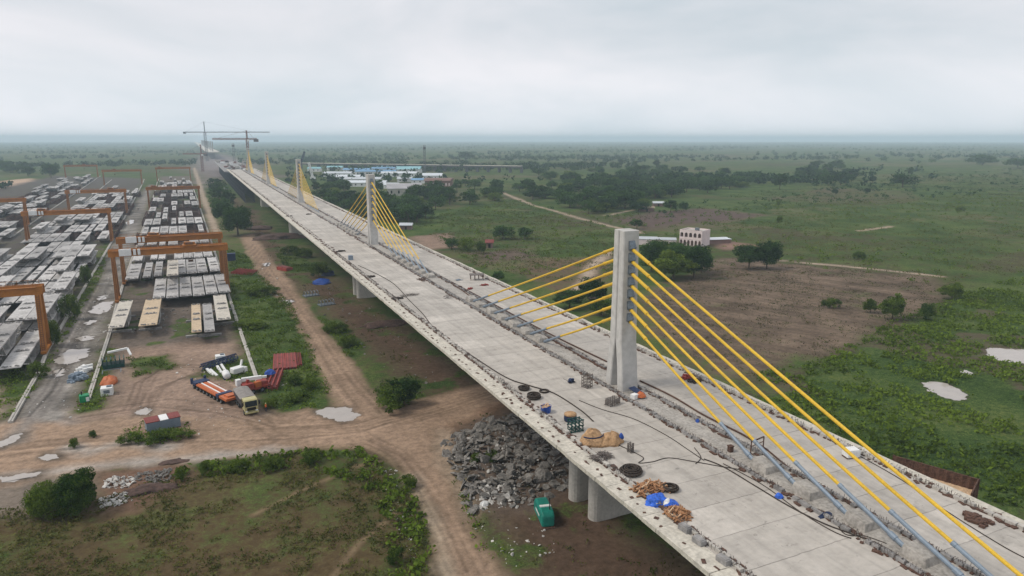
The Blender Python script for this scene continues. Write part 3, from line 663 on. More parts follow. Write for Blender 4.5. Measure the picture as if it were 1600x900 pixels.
for u, v, w_, h_, lb in [(283,750,20,22,'upright grass tuft left of its neighbour above the stone heap'),(320,742,20,22,'upright grass tuft at the top of the field bank'),
                       (375,738,30,20,'weed clump at the head of the field beside the road'),(425,735,30,22,'weed clump below the horizontal dirt road'),
                       (488,722,36,20,'dark weed clump above the field'),(640,760,30,18,'yellow green weeds where the field narrows to the road'),
                       (620,880,30,26,'green weeds at the field corner beside the road'),(392,512,44,13,'green scrub between the yard rail and the dirt road'),
                       (470,560,0,0,'')]:
    if w_: T(u,v,w_,h_,'bush1',lb,name='weed_clump',cat='weeds')
for u, v, w_, h_, lb in [(462,602,30,14,'scrub patch beside the red form panels'),(485,606,30,16,'scrub patch at the bend of the dirt road'),(465,626,40,13,'low scrub above the puddle junction'),
                       (425,636,24,14,'tiny scrub patch behind the worker'),(410,462,44,16,'scrub behind the scattered red channels'),(475,402,30,14,'low scrub between the dirt road and the bridge'),
                       (455,398,26,14,'first low scrub past the big round tree'),(525,520,34,16,'scrub strip along the right side of the dirt road'),(545,540,34,16,'scrub strip nearest the bend under the bridge'),
                       (498,432,30,22,'dark scrub beside the blue covered heap'),(770,720,30,16,'green weeds growing on the rubble heap'),(745,722,22,14,'second green tuft growing on the rubble heap'),
                       (110,500,26,40,'weeds along the foot of the stacked segments'),(85,540,26,40,'weeds beside the orange gantry leg'),(135,445,20,30,'weeds farther along the stacked segments'),(60,590,30,24,'weeds by the lowest stacked segments')]:
    T(u,v,w_,h_,'bush1',lb,name='scrub',cat='scrub')
# wood belts: every tree its own object
def belt(poly, n, hs, ws, seed, labels, group):
    rg = random.Random(seed); P = W(poly); xs = [p[0] for p in poly]; ys = [p[1] for p in poly]; k = 0; tries = 0; got = []
    while k < n and tries < n*60:
        tries += 1; u = rg.uniform(min(xs),max(xs)); v = rg.uniform(min(ys),max(ys))
        if sdist(np.array([u]),np.array([v]),poly)[0] > 0: continue
        p = at(u,v)
        if any((p[0]-q[0])**2+(p[1]-q[1])**2 < 26 for q in got): continue
        got.append(p); key = rg.choice(['round0','round1','round2','round3','round0','round2','tall0','tall1','bush1'])
        h = rg.uniform(*hs)*(1.1 if key[:4]=='tall' else 1); wd = rg.uniform(*ws)*(.75 if key[:4]=='tall' else 1)
        if key == 'bush1': h *= .6
        lb = labels[{'r':0,'t':1,'b':2}[key[0]]]; tree(key, p, h, wd, lb, group, rz=rg.uniform(0,6.28)); k += 1
belt([(490,325),(540,330),(615,352),(672,352),(700,322),(770,318),(785,300),(745,284),(690,292),(640,316),(600,300),(520,292),(485,300)],76,(8,14),(12,21),1,
     ['dark rounded tree in the wood between the bridge and the sheds','tall slender tree in the wood between the bridge and the sheds','low pale bush in the wood between the bridge and the sheds'],'trees between the bridge and the sheds')
belt([(800,300),(830,316),(880,328),(930,333),(1000,332),(1010,312),(1040,300),(1180,293),(1188,276),(1120,268),(1040,262),(980,258),(900,260),(840,272)],128,(8,14),(14,25),2,
     ['dark rounded tree in the long wood beside the pale track','tall slender tree in the long wood beside the pale track','low pale bush in the long wood beside the pale track'],'trees of the long wood')
belt([(1240,285),(1300,292),(1345,288),(1335,268),(1280,258),(1235,262)],22,(9,17),(13,22),3,
     ['dark rounded tree in the island wood among the open fields','tall slender tree in the island wood among the open fields','low pale bush in the island wood among the open fields'],'trees of the island wood')
belt([(0,268),(0,280),(80,278),(85,266)],10,(13,22),(16,26),4,
     ['hazy dark tree behind the sandy patch','tall hazy tree behind the sandy patch','low hazy bush behind the sandy patch'],'trees behind the sandy patch')
belt([(1012,313),(1100,303),(1184,293),(1190,277),(1100,282),(1020,290)],26,(8,13),(15,24),8,
     ['dark rounded tree at the right end of the long wood','tall slender tree at the right end of the long wood','low pale bush at the right end of the long wood'],'trees at the right end of the long wood')
def far_belt(poly, n, seed, label):
    rg = np.random.default_rng(seed); xs = [p[0] for p in poly]; ys = [p[1] for p in poly]; C = []; S = []; Tn = []; O = []; k = 0
    while k < n:
        u, v = rg.uniform(min(xs),max(xs)), rg.uniform(min(ys),max(ys))
        if sdist(np.array([u]),np.array([v]),poly)[0] > 0: continue
        p = at(u,v); h = rg.uniform(7,16); wd = rg.uniform(9,22); m_ = 90; k += 1
        d = rg.normal(size=(m_,3)); d /= np.linalg.norm(d,axis=1)[:,None]; q = d*np.array([wd*.5,wd*.5,h*.42])*rg.uniform(.45,1,(m_,1)); q[:,:2] *= (1+.35*np.sin(5*d[:,2:3]+seed+k))
        C.append(np.array([p[0],p[1],h*.52])+q); O.append(d); S.append(np.full(m_,wd*.085)); Tn.append(np.clip(rg.normal(.42,.22)+rg.normal(0,.15,m_),0,1))
    C = np.concatenate(C); v, f = leaf_quads(rg, C, np.concatenate(S), np.concatenate(O)); v[:,2] = np.maximum(v[:,2],0)
    tag(np_obj('distant_trees', v, f, MAT['leaf'], tint=np.concatenate(Tn)), label, 'trees', kind='stuff')
far_belt([(1170,246),(1400,256),(1560,258),(1600,250),(1500,243),(1300,240),(1150,240)],60,5,'broken hazy hedge line along the far fields')
far_belt([(420,250),(500,256),(640,252),(800,250),(1000,250),(1000,244),(700,240),(450,242)],60,6,'hazy trees standing beyond the viaduct')
far_belt([(480,258),(640,266),(830,268),(830,262),(640,258),(480,252)],46,7,'dark trees massed under the viaduct')
# distant woods: one mass
rg = np.random.default_rng(5)
def far_woods():
    n = 5200; an = np.radians(rg.uniform(-20,68,n*6)); rr = 900*np.exp(rg.uniform(0,2.4,n*6)); x = rr*np.sin(an); y = rr*np.cos(an)
    belt_ = fbm(x*1.0, y*2.2, 520, 4, 91); keep = (belt_ > .55+rg.uniform(-.05,.13,n*6)) & ~((x > -190)&(x < 110)&(y < 1500)) & ~((x > 15)&(x < 95)&(y < 8000))
    x = x[keep][:n]; y = y[keep][:n]; C = []; S = []; Tn = []; O = []
    for i in range(len(x)):
        k = 22 if rr.size and math.hypot(x[i],y[i]) < 2500 else 12
        h = rg.uniform(5,14); wd = rg.uniform(5,13)
        d = rg.normal(size=(k,3)); d /= np.linalg.norm(d,axis=1)[:,None]
        C.append(np.array([x[i],y[i],h*.5])+d*np.array([wd*.6,wd*.6,h*.42])*rg.uniform(.5,1,(k,1))); O.append(d); S.append(np.full(k,wd*.22)); Tn.append(np.clip(rg.normal(.4,.2,k),0,1))
    C = np.concatenate(C); v, f = leaf_quads(rg, C, np.concatenate(S), np.concatenate(O)); v[:,2] = np.maximum(v[:,2],0)
    tag(np_obj('distant_woods', v, f, MAT['leaf'], tint=np.concatenate(Tn)), 'hazy woods and hedges scattered to the horizon', 'woods', kind='stuff')
far_woods()
def scatter(name, label, mat, poly, dens, h, spread, blades, seed, thr=.5, ns=6, avoid=(), bs=.5, zmax=None):
    """low plants nobody could count, thick where a noise field is high"""
    rg = np.random.default_rng(seed); xs = [p[0] for p in poly]; ys = [p[1] for p in poly]
    area = (max(xs)-min(xs))*(max(ys)-min(ys)); n = int(area*dens); x = rg.uniform(min(xs),max(xs),n); y = rg.uniform(min(ys),max(ys),n)
    k = (sdist(x,y,poly) < 0) & (fbm(x,y,ns,3,seed) + rg.uniform(-.09,.09,n) > thr)
    for q in avoid: k &= sub(x,y,q,3,sdist) > .6
    x = x[k]; y = y[k]; n = len(x); hh = rg.uniform(h*.5,h*1.3,n)
    X = np.repeat(x,blades)+rg.normal(0,spread,n*blades); Y = np.repeat(y,blades)+rg.normal(0,spread,n*blades); H_ = np.repeat(hh,blades)
    Z = H_*rg.uniform(.15,.95,n*blades); d = rg.normal(0,.8,(n*blades,3)); d[:,2] = np.abs(d[:,2])*.6+.4
    v, f = leaf_quads(rg, np.stack([X,Y,Z],1), H_*bs*rg.uniform(.5,1.2,n*blades), d); v[:,2] = np.maximum(v[:,2], .0)
    tn = np.clip(np.repeat(.15+.9*(fbm(x,y,ns*1.5,3,seed+9)-.1),blades)+rg.normal(0,.16,n*blades),0,1)
    return tag(np_obj(name, v, f, MAT[mat], tint=tn), label, 'ground plants', kind='stuff')
WET = [W(p) for _, p in PONDS]
scatter('marsh_plants','lush leafy plants covering the marsh right of the bridge','marsh',MARSH,.75,.8,.5,8,11,.40,9,WET)
scatter('field_weeds','low weeds in the grass field below the dirt road','grass',FIELD_L,3.4,.36,.24,6,12,.44,4)
scatter('field_tall_weeds','taller green weeds along the field edges','marsh',W([(250,745),(330,722),(480,705),(562,703),(605,732),(655,790),(676,850),(668,905),(600,905),(610,830),(570,760),(480,735),(330,745)]),1.1,.8,.4,8,13,.42,4)
scatter('fallow_stalks','dry stalks on the brown field','dry',FALLOW,.30,.35,.4,4,14,.45,8)
scatter('meadow_tussocks','tussocks dotting the meadow beyond the bridge','grass',W([(640,345),(800,312),(960,356),(1000,385),(960,440),(860,440),(740,415)]),.30,.55,.55,6,15,.42,14)
scatter('pasture_tussocks','tussocks dotting the wide right hand pasture','grass',W([(1110,350),(1250,320),(1600,300),(1700,420),(1480,440),(1240,405)]),.17,.6,.8,5,16,.43,22)
scatter('far_tussocks','tussocks dotting the far fields','grass',W([(820,330),(1000,345),(1250,325),(1600,305),(1600,272),(1400,270),(1200,296),(1000,330)]),.035,.9,1.4,5,17,.44,40)
scatter('fallow_weeds','weeds coming up in patches on the brown field','grass',FALLOW,.45,.4,.5,5,18,.53,10)
scatter('thorn_bushes','small thorn bushes dotted over the open fields','leaf2',W([(640,340),(800,312),(1000,340),(1250,318),(1600,295),(1700,440),(1480,450),(1250,415),(1100,420),(960,450),(760,430)]),.010,1.5,.75,26,19,.40,60,bs=.28)
scatter('thorn_bushes','small dark bushes dotted over the far pastures','leaf',W([(1190,300),(1600,262),(1600,300),(1250,325),(1000,345),(830,325),(1000,335)]),.0035,2.4,1.2,26,23,.40,90,bs=.28)
for i, g in enumerate(GREENS):
    scatter('roadside_weeds', ['weeds between the yard rail and the dirt road','weeds around the green engine at the rail end','weeds between the left rail and the segment stacks','weeds near the head of the bridge side','weeds along the right of the dirt road',
        'weeds around the junction bush','weeds around the small container','weeds beside the upper yard rail','weeds along the lower dirt road','weeds in the open yard floor','weeds among the white machine parts'][i],'marsh',g,1.7,.5,.35,7,30+i,.44,3)
scatter('shade_weeds','thin weeds on the bare earth beside the bridge','grass',BRIDGE_SHADE,.55,.4,.35,6,60,.55,6,ROADS)

# ------------------------------------------------------------------ haze
hz = MB().box(-15000,15000,-3000,15000,-1.2,97).build('haze', bpy.data.materials.new('haze_air')); tag(hz, 'thin bluish haze over the plain', 'haze', kind='stuff')
hm = hz.data.materials[0]; hm.use_nodes = True; t = hm.node_tree; t.nodes.clear()
vo = N(t,'ShaderNodeVolumePrincipled'); vo.inputs['Density'].default_value = HAZE_DENSITY; vo.inputs['Color'].default_value = (*HAZE_COLOR,1); vo.inputs['Anisotropy'].default_value = 0
mo = N(t,'ShaderNodeOutputMaterial'); t.links.new(vo.outputs[0], mo.inputs['Volume'])
# ------------------------------------------------------------------ the bridge
ZD = 18.0
def under(o, root):
    """world-built part hung under its thing"""
    o.parent = root; o.location = -Vector(root.location); return o
XL, XR, XM = 36.9, 69.8, 55.2
bridge = thing('cable_stayed_bridge', 'long concrete bridge with yellow stay cables and bare unfinished deck', 'bridge', (XM, 82, 0))
prof = [(XL,ZD),(XR,ZD),(XR,ZD-.30),(64.0,ZD-.95),(62.0,ZD-3.3),(46.2,ZD-3.3),(44.2,ZD-.95),(XL,ZD-.30)]
under(MB().prism(prof,'y',-30,905).build('deck', MAT['deck']), bridge)
def strip(x0, x1, y0, y1, seed):
    """outer footway slab, cast in uneven lengths with a ragged lip"""
    b = MB(); rg = random.Random(seed); y = y0
    while y < y1:
        ln = rg.uniform(2.2,4.2) if y < 260 else 20
        b.box(x0-rg.uniform(0,.10), x1+rg.uniform(-.12,.05), y, y+ln-.05, ZD-.38, ZD+rg.uniform(.05,.11)); y += ln
    return b
under(MB().box(53.25,57.05,-30,905,ZD+.004,ZD+.03).build('median_strip', MAT['median']), bridge)
under(strip(XL-.05,39.0,-30,905,1).build('footway_slab', MAT['strip']), bridge)
under(strip(68.5,XR+.1,-30,905,2).build('footway_slab', MAT['strip']), bridge)
def kerb(x, y0, y1, seed, mat, wd=.42):
    """the 25 nearest broken blocks of each kerb are parts, the rest one part"""
    b = MB(); rg = random.Random(seed); y = y0; n = 0; root = None
    while y < y1:
        ln = rg.uniform(.5,1.5) if y < 220 else rg.uniform(2,5)
        if rg.random() < .86:
            a = ((x+rg.uniform(-.12,.12), y+ln/2, ZD+.15), (wd*rg.uniform(.7,1.25), ln*rg.uniform(.75,.98), rg.uniform(.26,.50)), rg.uniform(-.03,.03))
            if y > 28 and n < 24:
                under(MB().obox(*a).build('kerb_block', mat, bevel=.03), bridge); n += 1
            else: b.obox(*a)
        y += ln
    k = under(b.build('kerb_blocks', mat), bridge); k['kind'] = 'stuff'; return k
def bars(x, y0, y1, seed, dens=2.8, h=.62, sp=.16):
    b = MB(); rg = random.Random(seed); y = y0
    while y < y1:
        if mnoise.noise((x, y*.14, 2.2)) > -.28:
            for dx in (-sp, sp):
                hx = rg.uniform(.6,1.15)*h; b.beam((x+dx, y, ZD), (x+dx+rg.uniform(-.12,.12), y+rg.uniform(-.12,.12), ZD+hx), .032, .032)
            if rg.random() < .45: b.beam((x-sp, y, ZD+h*.8), (x+sp, y, ZD+h*.8), .04, .04)
        y += 1/dens*rg.uniform(.6,1.4)
    return b
for i, x in enumerate((39.6, 53.0, 57.3, 68.2)):
    k = kerb(x,-25,900,20+i,MAT['concrete_dark' if i in (1,2) else 'concrete'])
    s = bars(x,15,230,30+i).build('starter_bars', MAT['rebar'], k); s['kind'] = 'stuff'
    # rubbish, tie wire and dirt gathered along the kerb
    b = MB(); rg = random.Random(40+i); y = 10
    while y < 880:
        st = .8 if y < 230 else 3
        b.obox((x+rg.uniform(-.55,.55), y, ZD+.05), (rg.uniform(.1,.5)*(1 if y<230 else 1.6), rg.uniform(.3,1.1)*st, rg.uniform(.08,.22)), rg.uniform(-.5,.5)); y += st*rg.uniform(.2,.7)
    d = b.build('kerb_rubbish', MAT['rust'], k); d['kind'] = 'stuff'
# bolt pockets along the left footway
b = MB(); rg = random.Random(3); y = 15
while y < 240:
    b.obox((37.5+rg.uniform(-.1,.5), y, ZD+.10), (rg.uniform(.15,.4), rg.uniform(.2,.7), .06), rg.uniform(-.6,.6)); y += rg.uniform(.3,3.6)
d = under(b.build('bolt_pockets', MAT['rust']), bridge); d['kind'] = 'stuff'

def pylon(y0, H_, cols, detail=True):
    """shaft that splits into two legs along the bridge at its foot"""
    b = MB(); x0 = XM+.1; hx = 1.32; split = .31*H_
    def ring(ya, yb, z, hx):
        c = .13
        return [(x0-hx+c,ya,z),(x0+hx-c,ya,z),(x0+hx,ya+c,z),(x0+hx,yb-c,z),(x0+hx-c,yb,z),(x0-hx+c,yb,z),(x0-hx,yb-c,z),(x0-hx,ya+c,z)]
    # two half shafts with a groove between them, joined behind the groove, legs spreading below
    for s in (-1, 1):
        rs = []
        for z, yi, yo, h in [(-.3,.95,2.32,1.40),(split*.5,.62,1.95,1.38),(split,.085,1.52,1.36),(H_*.65,.085,1.36,1.33),(H_-.06,.085,1.28,1.30),(H_,.09,1.24,1.26)]:
            a, c = y0+s*yi, y0+s*yo; rs.append(ring(min(a,c), max(a,c), ZD+z, h))
        b.loft(rs)
    b.box(x0-hx+.35, x0+hx-.1, y0-.3, y0+.3, ZD+split, ZD+H_-.35)
    p = under(b.build('pylon', MAT['pylon']), bridge)
    return p
NEAR = [27.5,33.6,40.0,46.0,52.0,58.2,64.4]; FARO = [24.6,30.2,36.0,41.8,47.5,53.8,59.6]
def cables(y0, zt, zb, pyl, n=7, seg=True, rr=.19):
    for side, offs in ((-1,NEAR),(1,FARO)):
        for k in range(n):
            z = zb + (zt-zb)*k/(n-1); p = Vector((XM+.1, y0+side*1.25, z)); off = offs[k] if n == 7 else offs[0]+(offs[-1]-offs[0])*k/(n-1)
            q = Vector((XM-.1, y0+side*off, ZD+.25)); d = (q-p); ln = d.length; d = d/ln
            # a slack hang of a few centimetres, then sleeve and deck pipe
            gp = (6.4+.45*k) if y0 < 300 else 3.0; a0 = p+d*.5
            c = MB(); c.tube(a0, p+d*4.4, rr*1.42, 9, rr*1.36); c.tube(p+d*4.4, p+d*4.75, rr*1.55, 9)
            pts = [p+d*(4.7+(ln-gp-4.7)*i/8)+Vector((0,0,-.10*math.sin(math.pi*i/8))) for i in range(9)]
            c.path(pts, rr, 9)
            cb = under(c.build('stay_cable', MAT['yellow']), bridge)
            g = MB(); g.tube(q-d*gp, q-d*.7, rr*1.18, 9); g.tube(q-d*gp, q-d*(gp-.4), rr*1.38, 9); g.tube(q-d*1.6, q-d*.9, rr*1.65, 9); g.tube(q-d*.9, q+d*.6, rr*1.3, 9)
            g.build('deck_pipe', MAT['steel'], cb)
            s = MB(); s.tube(p-d*.1, a0, rr*1.75, 8); s.obox(p+Vector((0,side*.10,.42)), (.95,.75,1.15), 0, side*.5)
            s.build('saddle_box', MAT['anchor'], cb)
PYL = [(82.2,23.4,38.9,28.5,7),(239.3,24.1,39.6,26.5,7),(417.5,24.6,40.2,26.5,8),(602,26.0,41.5,26.5,8),(804,26.5,42.2,27,8)]
for i, (y, h, zt, zb, n) in enumerate(PYL):
    p = pylon(y, h, 0, i < 2)
    cables(y, zt, zb, p, n, rr=(.175,.15,.115,.11,.11)[i])
    if i < 2:        # concrete blocks the pipes are cast into
        for side, offs in ((-1,NEAR),(1,FARO)):
            for o_ in offs:
                yq = y+side*o_; bb = MB(); c = (XM-.1, yq+side*1.5, ZD)
                wv = 1.1+.15*mnoise.noise((yq,0,0))
                bb.loft([[(c[0]-wv,c[1]-1.3,c[2]),(c[0]+wv,c[1]-1.3,c[2]),(c[0]+wv,c[1]+1.3,c[2]),(c[0]-wv,c[1]+1.3,c[2])],[(c[0]-wv*.8,c[1]-1.05,c[2]+.75),(c[0]+wv*.8,c[1]-1.05,c[2]+.72),(c[0]+wv*.8,c[1]+1.05,c[2]+1.05),(c[0]-wv*.8,c[1]+1.05,c[2]+1.05)]])
                a = under(bb.build('anchor_block', MAT['median'], bevel=.06), bridge)
    # twin piers with rounded ends
    for s in (-2.9, 2.9):
        yy = y-1.0+s; pts = []; r_ = 1.15
        for k in range(9): a_ = math.pi/2+math.pi*k/8; pts.append((49.0+r_*math.cos(a_), yy+r_*math.sin(a_)))
        for k in range(9): a_ = -math.pi/2+math.pi*k/8; pts.append((60.6+r_*math.cos(a_), yy+r_*math.sin(a_)))
        b = MB(); b.prism(pts,'z',-.5,9.6)
        pts2 = [(54.8+(px_-54.8)*1.004, yy+(py_-yy)*1.03) for px_,py_ in pts]; b.prism(pts2,'z',9.7,ZD-3.3)
        under(b.build('pier', MAT['concrete']), bridge)
# pier of mid span supports farther off
# rusty guard box hanging from the right edge
br = thing('guard_enclosure', 'rusty corrugated steel guard box fixed to the right edge of the deck', 'enclosure', (73.5,46.5,16.6))
def corr(p, q, h, zb):
    p, q = Vector(p), Vector(q); d = q-p; n = int(d.length/.35); nn = Vector((d.y,-d.x,0)).normalized()
    pts = [p + d*i/n + nn*(.07 if i % 2 else -.07) for i in range(n+1)]
    b = MB()
    for a, c in zip(pts, pts[1:]): b.beam((a.x,a.y,zb+h/2),(c.x,c.y,zb+h/2),.05,h)
    for i in range(0, n+1, 8): b.beam((pts[i].x,pts[i].y,zb),(pts[i].x,pts[i].y,zb+h+.08),.12,.12)
    b.beam((p.x,p.y,zb+h),(q.x,q.y,zb+h),.12,.10)
    return b
g0, g1, g2, g3 = at(1396,712,18.4), at(1529,749,18.4), at(1524,776,16.4), at(1490,765,16.8)
under(corr((g0.x,g0.y,0),(g1.x,g1.y,0),2.3,16.1).build('long_panel', MAT['rust']), br)
under(corr((g1.x,g1.y,0),(69.95,g1.y-1.6,0),2.3,16.1).build('end_panel', MAT['rust']), br)
under(MB().prism([(69.95,g0.y),(g0.x,g0.y),(g1.x,g1.y),(69.95,g1.y-1.5)],'z',16.9,17.05).build('floor_plate', MAT['timber']), br)

# unfinished stretch and the far bridge
un = thing('unfinished_bridge_deck', 'lower unfinished deck stretch between the near bridge and the far bridge', 'bridge deck', (54,1100,0))
under(MB().prism([(34,15.6),(70,15.6),(70,14.8),(62,12),(46,12),(34,14.8)],'y',906,1330).build('deck', MAT['concrete_dark']), un)
for y in (930,1010,1090,1170,1250,1320): under(MB().box(44,64,y-2,y+2,0,12).build('pier', MAT['concrete_dark']), un)
rg = random.Random(8)
for i in range(26):
    p = (rg.uniform(36,70), rg.uniform(912,1300)); b = MB(); hh = rg.uniform(.8,4)
    for k in range(3): b.obox((rg.uniform(-1,1),rg.uniform(-2,2),hh*(k+.5)/3), (rg.uniform(2,6),rg.uniform(3,9),hh/3.1), rg.uniform(-.2,.2))
    o = b.build('formwork_stack', MAT[rg.choice(['mould','concrete','white','cranered','concrete_dark'])]); o.location = (p[0],p[1],15.6)
    tag(o, 'small hazy heap of formwork on the unfinished deck stretch', 'formwork', 'formwork heaps on the unfinished deck')
fb = thing('far_bridge', 'hazy finished bridge stretch with many pylons running to the horizon', 'bridge', (52,2080,0))
under(MB().prism([(XL-2,ZD+2),(XR,ZD+2),(XR,ZD+1.4),(62,ZD-1.5),(46,ZD-1.5),(XL-2,ZD+1.4)],'y',2060,9000).build('deck', MAT['strip']), fb)
for i in range(12):
    y = 2150+i*190
    under(MB().box(XM-1.4,XM+1.4,y-1.8,y+1.8,ZD+2,ZD+29).build('pylon', MAT['concrete_dark']), fb)
    under(MB().box(48,60,y-3,y+3,0,ZD-1.5).build('pier', MAT['concrete_dark']), fb)
    b = MB()
    for s in (-1,1):
        for k in range(4): b.tube((XM,y+s*1.8,ZD+15+k*3),(XM,y+s*(22+k*9),ZD+2.2),.07,4)
    d = under(b.build('stay_cables', MAT['strip']), fb)

sc_ = thing('scaffolding', 'dark netted scaffolding filling the space under the far end of the near bridge', 'scaffolding', (38,700,0))
b = MB(); rg = random.Random(91)
for k in range(84):
    y = 640+k*7; b.box(38.2,38.6,y,y+.4,0,14.4); b.box(46,46.4,y,y+.4,0,14.4)
    if rg.random() < .93: b.box(38.65,38.8,y+.2,y+7.0,rg.uniform(0,2.5),rg.uniform(11.5,14.3))
for z in (3,7,11): b.box(38.25,38.55,640,1225,z,z+.3)
under(b.build('nets_and_posts', MAT['net']), sc_)
# viaduct crossing the plain behind the sheds
va, vb = at(415,251,9), at(815,258.5,9)
va = at(470,264); vb = at(815,270); va.z = vb.z = 0
v = thing('viaduct', 'long dark viaduct crossing the plain behind the blue roofed sheds', 'viaduct', va)
dv = vb-va; n = 22; ang = math.atan2(dv.y, dv.x)
under(MB().beam(va+Vector((0,0,9.4)), vb+Vector((0,0,9.4)), 11, 2.2).build('girder', MAT['viaduct']), v)
under(MB().beam(va+Vector((0,0,10.9)), vb+Vector((0,0,10.9)), 11.6, .7).build('parapet', MAT['strip']), v)
for i in range(n+1):
    p = va.lerp(vb, i/n); under(MB().obox((p.x,p.y,4.1),(3.0,7,8.3),ang).build('pier', MAT['viaduct']), v)

# ------------------------------------------------------------------ things on the deck
def on(u, v, z=ZD): return at(u, v, z)
def coil(u, v, r, label, turns=5, hole=.45, flat=.09):
    p = on(u,v); b = MB(); rg = random.Random(int(u)); o = None
    for k in range(turns):
        b.torus((rg.uniform(-.12,.12), rg.uniform(-.12,.12), .06+k*flat*.8), r*(hole+(1-hole)*rg.uniform(.0,1.0)), .085, 26, 6)
    for k in range(turns): b.torus((rg.uniform(-.05,.05), rg.uniform(-.05,.05), .06+k*flat*.4), r*(hole+(1-hole)*k/turns), .09, 26, 6)
    o = b.build('hose_coil', MAT['hose'], smooth=True); o.location = p
    return tag(o, label, 'hose coil')
coil(819,609,.85,'dark hose coil at the left end of the group of three on the deck',6,.35)
coil(834,622,.95,'dark hose coil nearest the deck edge in the group of three',8,.1)
coil(850,612,.70,'loose open hose coil right of the group of three',3,.8)
coil(986,739,1.25,'biggest dark hose coil alone above the stacked timber',9,.35)
coil(1047,765,.85,'dark open coil beside the blue tarpaulin',6,.62)
coil(925,466,.8,'thin loose hose ring lying on the right carriageway',1,.9)
def hose(pts, r, label, z=ZD, name='hose', cat='hose', mat='hose'):
    P = [on(u,v,z)+Vector((0,0,r)) for u,v in pts]; Q = []
    for i in range(len(P)-1):
        p0, p1, p2, p3 = P[max(i-1,0)], P[i], P[i+1], P[min(i+2,len(P)-1)]
        for k in range(6):
            t = k/6; Q.append(.5*((2*p1)+(-p0+p2)*t+(2*p0-5*p1+4*p2-p3)*t*t+(-p0+3*p1-3*p2+p3)*t*t*t)+Vector((mnoise.noise((i,k,r))*.1,mnoise.noise((k,i,9))*.1,0)))
    Q.append(P[-1]); return tag(MB().path(Q,r,5).build(name, MAT[mat]), label, cat)
hose([(662,500),(690,525),(735,555),(790,590),(830,604),(865,615),(905,640),(927,659)],.09,'thick black hose running from the coils to the tan bundle')
hose([(905,626),(940,640),(990,655),(1040,680),(1075,703),(1100,720)],.05,'thin cable lying across the left carriageway below the pylon')
hose([(965,695),(1000,712),(1005,718),(998,724),(1020,722),(1045,716),(1085,722),(1130,730),(1180,738)],.05,'thin curling cable beside the tan bundle')
hose([(1085,700),(1095,715),(1087,725)],.05,'short loop of cable hanging off the thin cable')
hose([(1100,718),(1130,730),(1180,760),(1230,790),(1290,820),(1370,850),(1420,880)],.07,'black cable along the left foot of the median blocks')
hose([(1130,725),(1190,757),(1250,800),(1300,830),(1330,842)],.05,'second black cable along the left foot of the median blocks')
hose([(1270,795),(1300,810),(1320,835),(1350,838),(1385,850)],.05,'tangled black cable near the biggest anchor blocks')
hose([(560,415),(610,440),(640,470),(660,490),(680,515),(720,545)],.08,'brown hose lying along the left kerb before the coils')
hose([(640,408),(700,440),(760,480),(850,525),(945,578)],.13,'rusty pipe line along the right of the median before the pylon',name='pipe_line',cat='pipe',mat='rust')
hose([(688,432),(760,470),(850,518),(948,566)],.13,'second rusty pipe line on the right carriageway before the pylon',name='pipe_line',cat='pipe',mat='rust')
hose([(1000,596),(1050,620),(1100,650),(1160,680),(1200,705)],.12,'rusty pipe line on the right carriageway after the pylon',name='pipe_line',cat='pipe',mat='rust')
hose([(1200,705),(1250,745),(1300,772),(1338,795)],.10,'rusty rod lying on the right carriageway under the stay cables',name='steel_rod',cat='rod',mat='rust')
hose([(1300,690),(1400,745),(1480,800),(1560,850),(1600,872)],.05,'thin dark cable along the middle of the right carriageway')
# bucket, drum, frame, tan bundle
p = on(853,644); t_ = thing('blue_bin', 'blue bin with wooden bits on top near the deck edge', 'bin', p)
MB().lathe((0,0,0),[(.0,0),(.62,0),(.72,.9),(.76,.92),(.66,.9),(.6,.5),(0,.5)],14).build('body', MAT['blue'], t_, smooth=False)
b = MB()
for k in range(6): b.obox((rnd.uniform(-.3,.3),rnd.uniform(-.3,.3),.86+k*.04),(rnd.uniform(.6,1.5),.14,.06),rnd.uniform(0,3))
b.build('contents', MAT['timber'], t_)
p = on(891,657); t_ = thing('covered_drum', 'round tan topped drum wrapped in blue near the tan bundle', 'drum', p)
MB().lathe((0,0,0),[(0,0),(.78,0),(.86,.35),(.8,.8),(.82,.82)],16).build('blue_wrap', MAT['navy'], t_, smooth=True)
MB().lathe((0,0,.8),[(.84,0),(.8,.2),(.45,.36),(0,.4)],16).build('tan_cover', MAT['tan'], t_, smooth=True)
p = on(899,673); t_ = tag(MB().build('steel_rack', MAT['darkteal']), 'dark teal steel rack between the drum and the tan bundle', 'rack'); t_.location = p
b = MB()
for x in (-.8,-.27,.27,.8):
    for z in (.1,.55,1.0,1.45): b.beam((x,-.5,z),(x,.5,z),.09,.09)
    for y in (-.5,.5): b.beam((x,y,0),(x,y,1.6),.10,.10)
for z in (.1,.8,1.5):
    for y in (-.5,.5): b.beam((-.95,y,z),(.95,y,z),.09,.09)
t_.data = b.mesh('steel_rack', MAT['darkteal'])
def lump(b, c, rx, ry, h, seed, n=18, rings=6, tops=.35, amp=.28):
    """tarp-covered heap with creases"""
    rs = []
    for k in range(rings+1):
        t = k/rings; r = (1-t**2.2)*(1-tops)+tops*(1-t); z = h*(1-(1-t)**1.7)
        ring = []
        for i in range(n):
            a = 2*math.pi*i/n; q = 1+amp*mnoise.noise((math.cos(a)*1.7+seed, math.sin(a)*1.7, t*2.4+seed))
            zz = z*(1+.25*mnoise.noise((math.cos(a)+seed,math.sin(a)*1.2,5.5+t)))
            ring.append((c[0]+rx*max(r,.04)*q*math.cos(a), c[1]+ry*max(r,.04)*q*math.sin(a), c[2]+(zz if k else 0)))
        rs.append(ring)
    return b.loft(rs)
p = on(925,692); t_ = thing('tan_bundle', 'taller tan tarpaulin covered bundle with a purple band', 'bundle', p)
